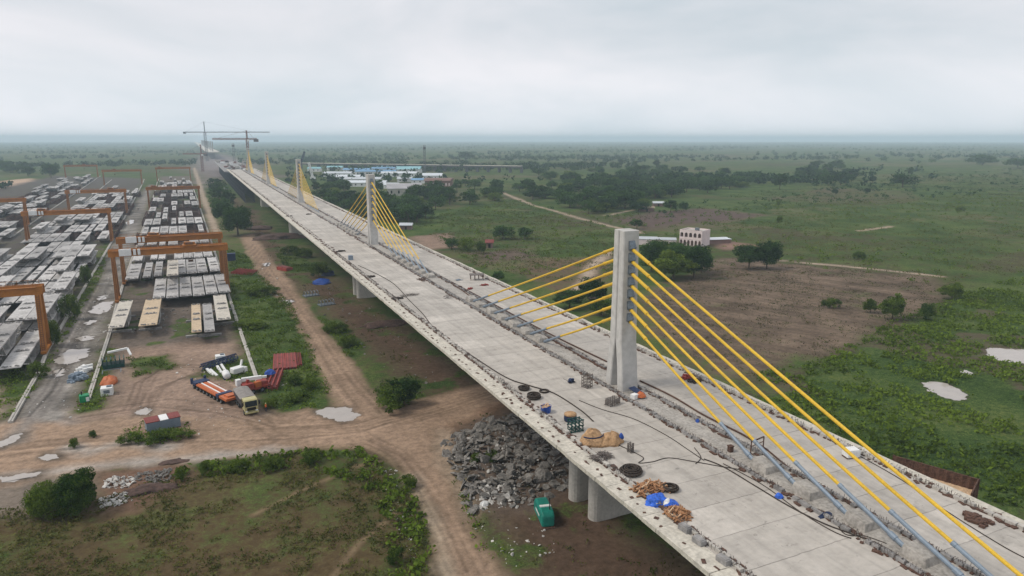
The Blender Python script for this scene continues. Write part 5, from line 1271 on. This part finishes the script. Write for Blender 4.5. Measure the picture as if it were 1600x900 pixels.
# white machine parts
def wbox(u, v, sx, sy, sz, rz, label, name='machine_part', mat='white', extra=None, rx=0, ry=0, cat='machine part'):
    t_ = thing(name, label, cat, at(u,v), rz)
    MB().obox((0,0,sz/2),(sx,sy,sz),0,rx,ry).build('casing', MAT[mat], t_, bevel=.08)
    MB().obox((0,-sy/2-.02,sz*.55),(sx*.5,.06,sz*.4)).obox((sx*.2,0,sz+.12),(sx*.4,sy*.4,.24)).build('hatch', MAT[extra or 'anchor'], t_)
    return t_
wbox(345,566,2.2,2.0,1.9,.1,'white machine cabin at the back of the scattered white parts')
t_ = thing('white_tank', 'white rounded tank at the front of the scattered white parts', 'tank', at(354,591), .1)
MB().loft([[(.85*math.cos(a)*s,y,.95+.8*math.sin(a)*s) for a in [2*math.pi*i/14 for i in range(14)]] for y,s in [(-1.6,.6),(-1.4,.95),(1.2,1.0),(1.5,.6)]]).build('shell', MAT['white'], t_, smooth=True)
MB().box(-.7,.7,-1.2,1.0,0,.25).build('skid', MAT['navy'], t_)
t_ = thing('white_machine', 'white angular machine with an upright arm among the scattered white parts', 'machine', at(371,584), .5)
MB().obox((0,0,1.0),(2.8,1.6,1.3),0,.1).build('casing', MAT['white'], t_, bevel=.1); MB().beam((1.0,.2,1.2),(1.7,.4,3.0),.4,.35).build('arm', MAT['white'], t_); MB().obox((1.6,-.3,.7),(.8,1.4,1.4),.2).build('side_plate', MAT['white'], t_)
for i,(u,v) in enumerate(((329,584),(334,585),(343,580),(349,577))):
    o = MB().obox((0,0,.5),(.55,3.4,.25),0,.25).obox((0,0,.2),(.4,3.0,.3),0,.25).build('white_girder', MAT['white']); o.location = at(u,v); o.rotation_euler.z = .45 if i < 2 else .25
    tag(o, f'short white girder, {ORD[i]} from the left of the row behind the trailer', 'girder')
b = MB(); lattice(b,(-4.5,-.6,.9),(4.5,.6,1.3),1.3,9,.09); o = b.build('lattice_section', MAT['navy']); o.location = at(343,573); o.rotation_euler.z = .35; tag(o,'dark blue lattice section lying among the white machine parts','lattice')
# left odds
t_ = thing('green_crate_rack', 'dark green slatted rack beside the left rail', 'rack', at(178,573), .1)
MB().box(-2.3,2.3,-1.5,1.5,.1,1.0).build('floor', MAT['darkteal'], t_)
for k in range(6): MB().box(-2.3+k*.92-.1,-2.3+k*.92+.1,-1.6,1.6,1.0,2.3).build('slat', MAT['darkteal'], t_)
o = MB().beam((0,0,2.5),(4.2,1.4,2.7),.6,.4).beam((4.2,1.4,2.7),(5.0,-.6,1.4),.5,.3).build('white_beam', MAT['white']); o.location = at(170,566)-Vector((0,0,0)); tag(o,'bent white beam lying on the dark green rack','beam')
b = MB(); lump(b,(0,0,.0),2.0,2.1,1.7,3.9,16,6,.6,.25); o = b.build('orange_cover', MAT['orange2']); o.location = at(171,598); tag(o,'orange sheet covered box between the green rack and the white box','cover')
wbox(168,616,2.3,2.2,1.7,.02,'white box at the near end of the row beside the left rail','white_box','white',None,cat='box')
t_ = thing('empty_frame', 'open grey frame between the green rack and the orange cover', 'frame', at(175,584), .05)
for s in (-1,1): MB().beam((s*1.9,-1.5,.6),(s*1.9,1.5,.6),.15,.15).build('side_bar', MAT['anchor'], t_)
MB().beam((-1.9,1.5,.6),(1.9,1.5,.6),.15,.15).build('cross_bar', MAT['anchor'], t_)
t_ = thing('green_engine', 'small green winch engine with a white panel at the end of the rail', 'engine', at(133,630), .2)
MB().box(-.9,.9,-.8,.8,.4,1.9).build('casing', MAT['green'], t_, bevel=.1); MB().box(.2,.8,-.86,-.81,.6,1.5).build('panel', MAT['white'], t_); MB().box(-1.1,1.1,-1.0,1.0,.1,.4).build('base', MAT['rust'], t_)
MB().tube((-.4,.2,1.9),(-.4,.2,2.6),.12,8).build('exhaust', MAT['black'], t_)
o = heap(122,592,3.2,4.5,1.4,70,'steel','heap of grey scrap steel on the muddy road','scrap_heap','scrap',1.4,.35,.2,31); o.location = at(122,592)
o = heap(131,578,1.8,4.0,1.6,26,'white','pale plate stack leaning behind the scrap heap','plate_stack','plates',2.2,.5,.1,32); o.location = at(132,580)
t_ = thing('small_container', 'low grey container with a patchy red roof at the roadside', 'container', at(255,668), .18)
MB().box(-2.9,2.9,-1.5,1.5,.15,2.0).build('body', MAT['steel'], t_)
for k in range(12): MB().box(-2.7+k*.48,-2.55+k*.48,-1.55,-1.5,.2,1.9).build('rib', MAT['steel'], t_)
MB().box(-3.0,-.6,-1.6,1.6,2.0,2.12).box(1.0,3.0,-1.6,1.6,2.0,2.12).build('red_roof_sheet', MAT['dullred'], t_); MB().box(-.5,.9,-1.55,1.55,2.0,2.1).build('pale_roof_sheet', MAT['white'], t_)
t_ = thing('green_generator', 'teal green generator canopy standing beside the rubble under the bridge', 'generator', at(850,812), -1.80)
MB().prism([(-2.7,.25),(2.5,.25),(2.5,1.9),(1.9,2.5),(-2.0,2.5),(-2.7,1.7)],'y',-.95,.95).build('canopy', MAT['teal'], t_, bevel=.28)
MB().box(-1.2,1.0,-.98,-.955,1.2,1.45).build('white_stripe', MAT['white'], t_); MB().obox((.6,0,2.56),(.5,1.6,.12)).build('vent', MAT['white'], t_); MB().box(-2.8,2.7,-1.0,1.0,0,.25).build('skid', MAT['rust'], t_)
MB().tube((1.6,.4,2.4),(1.6,.4,4.3),.07,7).build('exhaust', MAT['black'], t_)
o = MB().obox((0,0,1.6),(3.4,2.6,3.2)).obox((0,0,3.25),(3.5,2.7,.1)).build('blue_tank', MAT['navy']); o.location = at(362,407); tag(o,'dark blue box tank beside the right leg of the near gantry','tank')
rg = random.Random(4)
for i in range(7):
    t_ = thing('red_channel', f'faded red steel channel, {ORD[i]} from the left of the bundle by the dirt road', 'steel channel', at(369+i*4.5,424+i*.4), -.35+rg.uniform(-.06,.06), 'red channels lying by the dirt road')
    MB().box(-.45,.45,-5,5,0,.12).build('web', MAT['red'], t_)
    for s in (-1,1): MB().box(s*.45-.05,s*.45+.05,-5,5,.125,.6).build('flange', MAT['red'], t_)
for u, v, lb in [(445,422,'red steel box lying right of the upper dirt road')]:
    t_ = thing('red_box', lb, 'steel box', at(u,v), .5); MB().box(-1.6,1.6,-3.4,3.4,0,1.3).build('body', MAT['red'], t_); MB().box(-1.2,1.2,-3.0,3.0,1.3,1.5).build('lid', MAT['dullred'], t_)
b = MB(); lump(b,(0,0,0),3.6,2.4,1.9,3.1,16,5,.4,.4); o = b.build('blue_covered_heap', MAT['blue']); o.location = at(503,443); tag(o,'heap under a blue sheet in the shade of the bridge','heap')
b = MB(); lump(b,(0,0,0),3,2,2.2,7.1,16,5,.4,.4); o = b.build('dark_covered_heap', MAT['navy']); o.location = at(513,430); tag(o,'dark heap just behind the blue sheet heap','heap')
for i,(u,v) in enumerate(((486,462),(510,476))):
    t_ = thing('culvert_mould', ['grey ribbed steel mould nearer the road in the bridge shade','grey ribbed half round mould behind the other one'][i], 'mould', at(u,v), .2)
    MB().box(-2.6,2.6,-1.6,1.6,0,.3).build('base', MAT['anchor'], t_)
    for k in range(5):
        b = MB(); pts = [Vector((-2.2+k*1.1,1.5*math.cos(a),.3+1.5*math.sin(a))) for a in [math.pi*j/8 for j in range(9)]]; b.path(pts,.1,5); b.build('hoop', MAT['anchor'], t_)
for u, v, rx, ry, h, lb, mt in [(600,508,7,3,1.6,'dark red soil heap in the shade under the bridge','redsoil'),(440,372,14,7,3,'wide dark red soil heap beyond the big round tree','redsoil'),(405,358,8,5,2.2,'smaller dark soil heap at the head of the dirt road','redsoil'),
                            (272,722,2.5,1.2,.4,'little red soil heap on the dirt road edge','redsoil'),(232,766,4.2,1.7,.8,'red soil bank beside the stone heap','redsoil')]:
    b = MB(); lump(b,(0,0,-.1),rx,ry,h,u*.1,28,7,.3,.6); o = b.build('soil_heap', MAT[mt], smooth=True); o.location = at(u,v); tag(o, lb, 'soil heap')
# stones and rubble
def chunks(name, label, poly, n, smin, smax, mat, seed, hmax=1.5, slab=.45):
    rg = random.Random(seed); P = W(poly); xs = [p[0] for p in P]; ys = [p[1] for p in P]; b = MB(); k = 0; c0 = (sum(xs)/len(xs), sum(ys)/len(ys))
    while k < n:
        x, y = rg.uniform(min(xs),max(xs)), rg.uniform(min(ys),max(ys)); d = sdist(np.array([x]),np.array([y]),P)[0]
        if d > 0: continue
        s = smin+(smax-smin)*rg.random()**3; M4 = Matrix.Rotation(rg.uniform(0,6.3),4,'Z') @ Matrix.Rotation(rg.gauss(0,.55),4,'X') @ Matrix.Rotation(rg.gauss(0,.45),4,'Y')
        z = min(hmax, -d*.28)*rg.uniform(.25,1.0); sl = slab*rg.uniform(.4,1.4); m6 = 6
        ring = [Vector((math.cos(2*math.pi*i/m6+rg.uniform(-.3,.3))*rg.uniform(.6,1.1), math.sin(2*math.pi*i/m6+rg.uniform(-.3,.3))*rg.uniform(.6,1.1), 0)) for i in range(m6)]
        lo = [Vector((x,y,z+s*.2)) + M4 @ (q*s+Vector((0,0,-sl*s*.5))) for q in ring]; hi = [Vector((x,y,z+s*.2)) + M4 @ (q*s*rg.uniform(.75,.98)+Vector((0,0,sl*s*.5+rg.uniform(-.1,.1)*s))) for q in ring]
        b.loft([lo,hi]); k += 1
    return tag(b.build(name, MAT[mat]), label, 'rubble', kind='stuff')
chunks('rubble','heap of broken grey concrete beside the bridge',[(690,692),(755,658),(825,645),(890,700),(910,755),(862,782),(815,800),(735,804),(712,750)],1350,.10,1.25,'stone',1,1.5,.28)
chunks('pale_rubble','paler broken pieces mixed through the rubble heap',[(705,695),(760,662),(820,650),(885,705),(905,750),(860,775),(815,795),(742,798),(725,745)],260,.08,.45,'palestone',21,1.5)
chunks('pale_rubble','paler broken slabs at the front of the rubble heap',[(735,755),(800,745),(835,780),(800,800),(742,800)],170,.2,.9,'palestone',2,1.6)
chunks('pale_rubble','paler broken slabs at the back left of the rubble heap',[(700,690),(740,680),(770,700),(745,730),(712,725)],110,.15,.7,'palestone',3,1.2)
chunks('stone_heap','upper heap of white stones beside the field',[(162,750),(200,742),(212,752),(200,763),(160,764)],120,.12,.55,'palestone',4,.9)
chunks('stone_heap','lower heap of white stones beside the bush',[(158,775),(200,770),(208,782),(185,790),(156,796)],130,.12,.5,'palestone',5,.7)
chunks('stone_heap','grey stone spread along the road edge above the field',[(208,742),(270,730),(275,745),(250,758),(215,752)],220,.1,.4,'stone',6,.4)
chunks('loose_stones','loose stones along the lower dirt road',[(600,720),(640,750),(660,860),(640,890),(600,780)],60,.1,.35,'palestone',7,.05)
chunks('loose_stones','loose stones right of the lower dirt road',[(720,790),(830,800),(880,860),(800,890),(750,840)],70,.1,.4,'palestone',8,.05)
chunks('loose_stones','stones and lumps along the muddy yard road',[(40,655),(100,545),(160,440),(190,390),(205,390),(180,500),(150,600),(110,660)],150,.1,.5,'palestone',14,.05)
chunks('loose_stones','pale litter scattered on the yard dirt',[(200,640),(300,560),(400,640),(430,670),(240,690)],80,.1,.4,'palestone',9,.05)
chunks('loose_stones','pale litter on the weeds beside the upper road',[(360,400),(430,400),(520,600),(440,640),(380,520)],90,.12,.5,'palestone',10,.05)
chunks('loose_stones','rubble scattered on the bare earth beside the bridge',[(470,440),(540,440),(720,600),(640,600),(540,540)],120,.12,.6,'stone',11,.05)
chunks('loose_stones','broken lumps between the front segments',[(200,475),(345,475),(355,520),(180,525)],110,.2,.8,'stone',12,.1)
for i,(u,v,sx,sy,sz,lb) in enumerate([(850,752,2.2,1.6,1.9,'biggest smooth concrete lump at the right end of the rubble'),(752,672,2.0,1.6,1.4,'rounded concrete lump at the top of the rubble'),(757,792,.9,.8,.7,'whitest stone at the front of the rubble')]):
    b = MB(); lump(b,(0,0,0),sx/1.2,sy/1.2,sz,i*3.3+.7,14,6,.6,.5); o = b.build('concrete_lump', MAT['stone' if i < 2 else 'white']); o.location = at(u,v)+Vector((0,0,.3)); tag(o, lb, 'concrete lump')

# ------------------------------------------------------------------ people
def person(u, v, rz, label, top='hivis', arm=.5, z=0):
    t_ = thing('person', label, 'person', at(u,v,z), rz)
    V = [(0,0,.98),(0,0,1.18),(0,0,1.40),(0,0,1.52),(0,-.02,1.66),(.10,0,.92),(.11,-.03,.5),(.11,.02,.08),(.11,-.14,.04),(-.10,0,.92),(-.12,.05,.5),(-.12,.12,.08),(-.12,-.03,.04),
         (.20,0,1.40),(.28,-.02,1.12),(.26,-.16,.90),(-.20,0,1.40),(-.30,-.10*arm,1.14),(-.26,-.30*arm,.98),(.25,-.20,.84),(-.25,-.36*arm,.93)]
    E_ = [(0,1),(1,2),(2,3),(3,4),(0,5),(5,6),(6,7),(7,8),(0,9),(9,10),(10,11),(11,12),(2,13),(13,14),(14,15),(15,19),(2,16),(16,17),(17,18),(18,20)]
    Rr = [.15,.14,.15,.06,.11,.09,.065,.045,.04,.09,.065,.045,.04,.06,.045,.035,.06,.045,.035,.03,.03]
    me = bpy.data.meshes.new('body'); me.from_pydata(V,E_,[]); me.materials.append(MAT['skin']); o = bpy.data.objects.new('body', me); COL.objects.link(o); o.parent = t_
    md_ = o.modifiers.new('skin','SKIN'); ly = me.skin_vertices[0] if me.skin_vertices else None
    if ly:
        for i, r in enumerate(Rr): ly.data[i].radius = (r,r)
        ly.data[0].use_root = True
    sb = o.modifiers.new('sub','SUBSURF'); sb.levels = 1; sb.render_levels = 1
    MB().lathe((0,0,.95),[(0,0),(.19,0),(.175,.2),(.215,.42),(.17,.53),(.07,.57),(0,.57)],12).build('vest', MAT[top], t_, smooth=True)
    b = MB()
    for a, c, r1, r2 in (((.10,0,1.0),(.11,-.03,.5),.115,.085),((.11,-.03,.5),(.11,.02,.08),.085,.065),((-.10,0,1.0),(-.12,.05,.5),.115,.085),((-.12,.05,.5),(-.12,.12,.08),.085,.065)): b.tube(a,c,r1,9,r2)
    b.build('trousers', MAT['trouser'], t_)
    MB().lathe((0,-.02,1.70),[(.15,0),(.135,.02),(.12,.09),(.06,.14),(0,.145)],12).build('helmet', MAT['cabyellow'], t_, smooth=True)
    return t_
person(416,643,2.2,'worker in an orange vest and dark trousers beside the truck')
person(216,328,.3,'small dark figure walking on the yard road between the gantries','trouser')
# ------------------------------------------------------------------ far cranes and masts
def tower_crane(base, zt, jz, left, right, mat, label, yaw, wd=2.2, z0=0):
    """left and right jib reach in metres"""
    t_ = thing('tower_crane', label, 'tower crane', (base[0],base[1],z0), yaw)
    MB_ = MB(); lattice(MB_,(0,0,0),(0,0,jz-z0),wd,max(6,int((jz-z0)/4)),.22); MB_.build('mast', MAT[mat], t_)
    b = MB(); lattice(b,(-left,0,jz-z0+.8),(right,0,jz-z0+.8),1.5,int((left+right)/4),.18); b.build('jib', MAT[mat], t_)
    b = MB(); lattice(b,(0,0,jz-z0),(0,0,zt-z0),1.3,4,.18); b.build('tower_head', MAT[mat], t_)
    b = MB(); b.beam((0,0,zt-z0),(-left*.85,0,jz-z0+1.5),.18,.18); b.beam((0,0,zt-z0),(right*.75,0,jz-z0+1.5),.18,.18); b.build('tie_bars', MAT[mat], t_)
    sgn = -1 if left < right else 1
    e = left if left < right else right
    MB().obox((sgn*e*.92,0,jz-z0-1.2),(5.5,3,3.6)).build('counterweight', MAT['cranegrey'], t_)
    MB().obox((1.8,-1.2,jz-z0-1.2),(2.2,2.2,2.6)).build('cab', MAT['white'], t_)
    return t_
b0 = at(325,247); zf = lambda u, v, p: CAMH - (v-HZ)/F*1.02*float(np.dot(np.array([p[0],p[1],0]),fw*np.array([1,1,0])))/math.cos(PITCH)*1.0
def z_at(p, v):
    """height over p that shows at photo row v"""
    lo, hi = -20, 300
    for _ in range(50):
        md__ = (lo+hi)/2; q = np.array([p[0],p[1],md__-CAMH]); yy = CY-F*np.dot(q,up)/np.dot(q,fw)
        if yy > v: lo = md__
        else: hi = md__
    return lo
yw = -YAW
b1 = at(324,252); s1 = ppm(b1)
tower_crane(b1, z_at(b1,190), z_at(b1,207), 34/s1, 101/s1, 'cranegrey', 'taller grey tower crane with a long jib over the far bridge end', yw, 4.5)
b2 = at(391,281); s2 = ppm(b2)
tower_crane(b2, z_at(b2,204), z_at(b2,218), 54/s2, 15/s2, 'cranered', 'second tower crane beside the farthest near pylon, jib pointing left', yw, 2.4)
b3 = at(317,268); s3 = ppm(b3)
tower_crane(b3, z_at(b3,226), z_at(b3,241), 29/s3, 8/s3, 'cranered', 'short red tower crane at the end of the casting yard', yw, 3)
def lmast(u, v, vt, wd, mat, label, name, cat):
    p = at(u,v); b = MB(); h = z_at(p,vt); lattice(b,(0,0,0),(0,0,h),wd,10,.15)
    t_ = thing(name, label, cat, p); b.build('lattice', MAT[mat], t_); MB().box(-wd*.7,wd*.7,-wd*.7,wd*.7,h*.86,h*.94).build('antenna_deck', MAT[mat], t_); return t_
lmast(664,272,227,2.6,'cranegrey','tall lattice radio mast behind the sheds','radio_mast','mast')
lmast(367,262,224,3.4,'cranegrey','dark square shaft rising beyond the unfinished deck','lattice_shaft','mast')
for u, v, ut, vt, mat, lb in [(466,272,478,237,'navy','dark blue crawler crane boom leaning right behind the third pylon'),(489,281,484,254,'white','pale crawler crane boom standing right of the third pylon')]:
    p = at(u,v); s_ = ppm(p); t_ = thing('crawler_crane', lb, 'crane', p, yw); b = MB(); lattice(b,(0,0,2.5),((ut-u)/s_,0,z_at(p,vt)),2.0,9,.28); b.build('boom', MAT[mat], t_)
    MB().box(-3,3,-2.5,2.5,1.2,4.2).build('cab', MAT[mat], t_); 
    for e in (-2.2,2.2): MB().box(-4,4,e-.5,e+.5,0,1.2).build('track', MAT['black'], t_)

# ------------------------------------------------------------------ buildings
def shed(u, v, wpx, d_, h, roof, label, rz=None, wall='white', rh=None, slope=None):
    p = at(u,v); s_ = ppm(p); wd = wpx/s_; t_ = thing('shed', label, 'shed', p, yw if rz is None else rz, 'sheds of the works camp'); rh = rh or h*.5
    MB().box(-wd/2,wd/2,-d_/2,d_/2,0,h).build('walls', MAT[wall], t_)
    MB().prism([(-d_/2-.6,h-.05),(-d_/2-.6,h+.15),(0,h+rh+.15),(d_/2+.6,h+.15),(d_/2+.6,h-.05),(0,h+rh-.1)],'x',-wd/2-.8,wd/2+.8).build('roof', MAT[roof], t_)
    b = MB()
    for k in range(max(2,int(wd/7))): x = -wd/2+3+k*7; b.box(x,x+1.6,-d_/2-.04,-d_/2+.05,h*.35,h*.75)
    b.build('windows', MAT['glass'], t_); return t_
for u, v, wpx, d_, h, roof, lb in [
    (558,270,40,14,5,'roofblue','farthest blue roofed shed at the left of the works camp'),(600,268,36,14,5,'roofblue','bright blue roofed shed at the back of the works camp'),(588,273,62,16,5,'roofblue','long blue roofed shed across the middle of the works camp'),
    (528,276,44,16,5,'roofpale','long pale roofed shed at the left end of the works camp'),(545,281,52,15,4.5,'roofpale','pale roofed shed second row from the left end'),(625,276,56,16,5,'roofpale','pale bluish shed right of the second pylon top'),
    (568,285,56,16,4.5,'roofpale','pale roofed shed just left of the second pylon'),(574,291,60,17,4.5,'roofpale','nearest pale roofed shed, half behind the second pylon'),(640,272,36,30,8,'roofcyan','big cyan roofed hall at the back of the works camp'),
    (610,265,40,12,5,'roofcyan','narrow cyan roofed shed at the very back'),(524,266,24,12,5,'roofcyan','small cyan roofed shed right of the pale crane boom'),(492,268,20,12,5,'roofcyan','greenish roof behind the third pylon stays'),
    (612,294,22,14,4,'roofpale','short white shed under the trees right of the second pylon'),(633,284,22,13,4,'roofpale','small pale shed among the trees right of the second pylon'),
    (676,281,30,20,6,'roofpale','white roofed shed near the radio mast'),(658,286,28,14,4,'roofblue','low bluish shed in front of the white roofed shed'),(444,307,14,12,3,'roofpale','small pale shed by the third pylon') ]:
    if u == 444: continue
    shed(u,v,wpx,d_,h,roof,lb)
shed(632,304,52,34,7,'roofgrey','big grey gabled hall among the trees right of the second pylon',-.25,'concrete',4)
t_ = thing('brick_building', 'brown two storey building behind the trees with a row of windows', 'building', at(686,293), yw-.1)
wd = 40/ppm(at(686,293)); MB().box(-wd/2,wd/2,-8,8,0,8).build('walls', MAT['brownwall'], t_)
MB().prism([(-9,8),(9,8),(7,10.5),(-7,10.5)],'x',-wd/2-1,wd/2+1).build('roof', MAT['brownwall'], t_)
for k in range(8): MB().box(-wd/2+2+k*3.6,-wd/2+3.4+k*3.6,-8.06,-7.95,2.6,5.6).build('window', MAT['lime'], t_)
for u, v, w_, h, mt, lb in [(635,358,18,2.6,'roofpale','pale sheet roofed hut beside the bridge deck'),(765,386,10,2.6,'dullred','red roofed hut beside the bright round tree'),(1010,330,22,2.6,'thatch','thatched farm hut by the ploughed field'),(776,296,10,4,'dullred','small red house where the pale track starts'),(1028,322,16,2.6,'roofpale','pale farm hut by the ploughed field'),
                        (350,300,8,3,'roofpale','small pale shed at the end of the tree row')]:
    p = at(u,v); wd = w_/ppm(p); t_ = thing('hut', lb, 'hut', p, yw); MB().box(-wd/2,wd/2,-2.5,2.5,0,h).build('walls', MAT['brownwall'], t_)
    MB().prism([(-3.2,h-.1),(0,h+1.1),(3.2,h-.1),(3.2,h+.1),(0,h+1.35),(-3.2,h+.1)],'x',-wd/2-.6,wd/2+.6).build('roof', MAT[mt], t_); MB().box(-.6,.6,-2.56,-2.45,0,1.9).build('door', MAT['black'], t_)
# arcaded white house
pA, pB = at(1061,383), at(1092,386)
hp = at(1061,383); t_ = thing('arcaded_house', 'whitewashed two storey house with two rows of dark arched openings', 'house', hp, -1.08)
Wd, Dp, HT = 12.0, 11.0, 8.2
def arcade(n, x0, x1, z0, z1, sill, top):
    """front wall of one storey, arches left open"""
    b = MB(); bw = (x1-x0)/n
    for k in range(n):
        a = x0+k*bw; c = a+bw; m_ = (a+c)/2; r = bw*.34; zs = top-r*1.25
        arc = [(m_-r, sill)]+[(m_-r*math.cos(math.pi*i/10), zs+r*1.25*math.sin(math.pi*i/10)) for i in range(11)]+[(m_+r, sill)]
        left = [(a,z0),(m_-r,z0)]; 
        b.prism([(a,sill)]+arc[:7]+[(m_,z1),(a,z1)],'y',0,.35); b.prism([(m_,z1)]+arc[6:]+[(c,sill),(c,z1)],'y',0,.35)
        b.box(a,c,0,.35,z0,sill)
    return b
arcade(6,0,Wd,0,3.6,.15,3.1).build('lower_arcade', MAT['lime'], t_); arcade(5,0,Wd,3.75,HT,4.6,6.9).build('upper_arcade', MAT['lime'], t_)
MB().box(-.12,Wd+.12,-.12,.45,3.6,3.75).build('floor_band', MAT['lime'], t_)
MB().box(.0,Wd,1.9,2.1,0,HT-.1).build('inner_wall', MAT['brownwall'], t_)
MB().box(Wd-.3,Wd,.36,Dp,0,HT).box(0,.3,.36,Dp,0,HT).box(.31,Wd-.31,Dp-.3,Dp,0,HT-.02).build('side_walls', MAT['lime'], t_)
MB().box(.31,Wd-.31,.36,Dp-.31,HT-.75,HT-.55).build('roof_terrace', MAT['concrete'], t_); MB().box(6.5,8.3,4,5.8,HT-.55,HT+.9).build('roof_tank', MAT['anchor'], t_)
an_ = thing('annex', 'low whitewashed annex with flat roofs left of the arcaded house', 'annex', at(1058,385), -.62)
MB().box(-9.5,-.4,.5,9,0,3.1).build('near_block', MAT['lime'], an_); MB().box(-21,-9.6,2,12,0,2.9).build('middle_block', MAT['lime'], an_); MB().box(-31,-21.1,5,15,0,2.7).build('far_block', MAT['lime'], an_)
MB().box(-9.7,-.3,.3,9.2,3.1,3.3).box(-21.2,-9.8,1.8,12.2,2.9,3.1).box(-31.2,-21.3,4.8,15.2,2.7,2.9).build('flat_roofs', MAT['roofpale'], an_)
for x in (-8,-4): MB().box(x,x+1.1,.42,.55,0,2.1).build('doorway', MAT['black'], an_)
lw = thing('lean_to', 'long low shed with a pale flat roof right of the arcaded house', 'lean-to', at(1112,381), -.2)
MB().box(-1,11,0,5,0,2.2).build('walls', MAT['brownwall'], lw); MB().obox((5,2.5,2.35),(12.6,6,.18),0,.06).build('roof', MAT['roofpale'], lw)
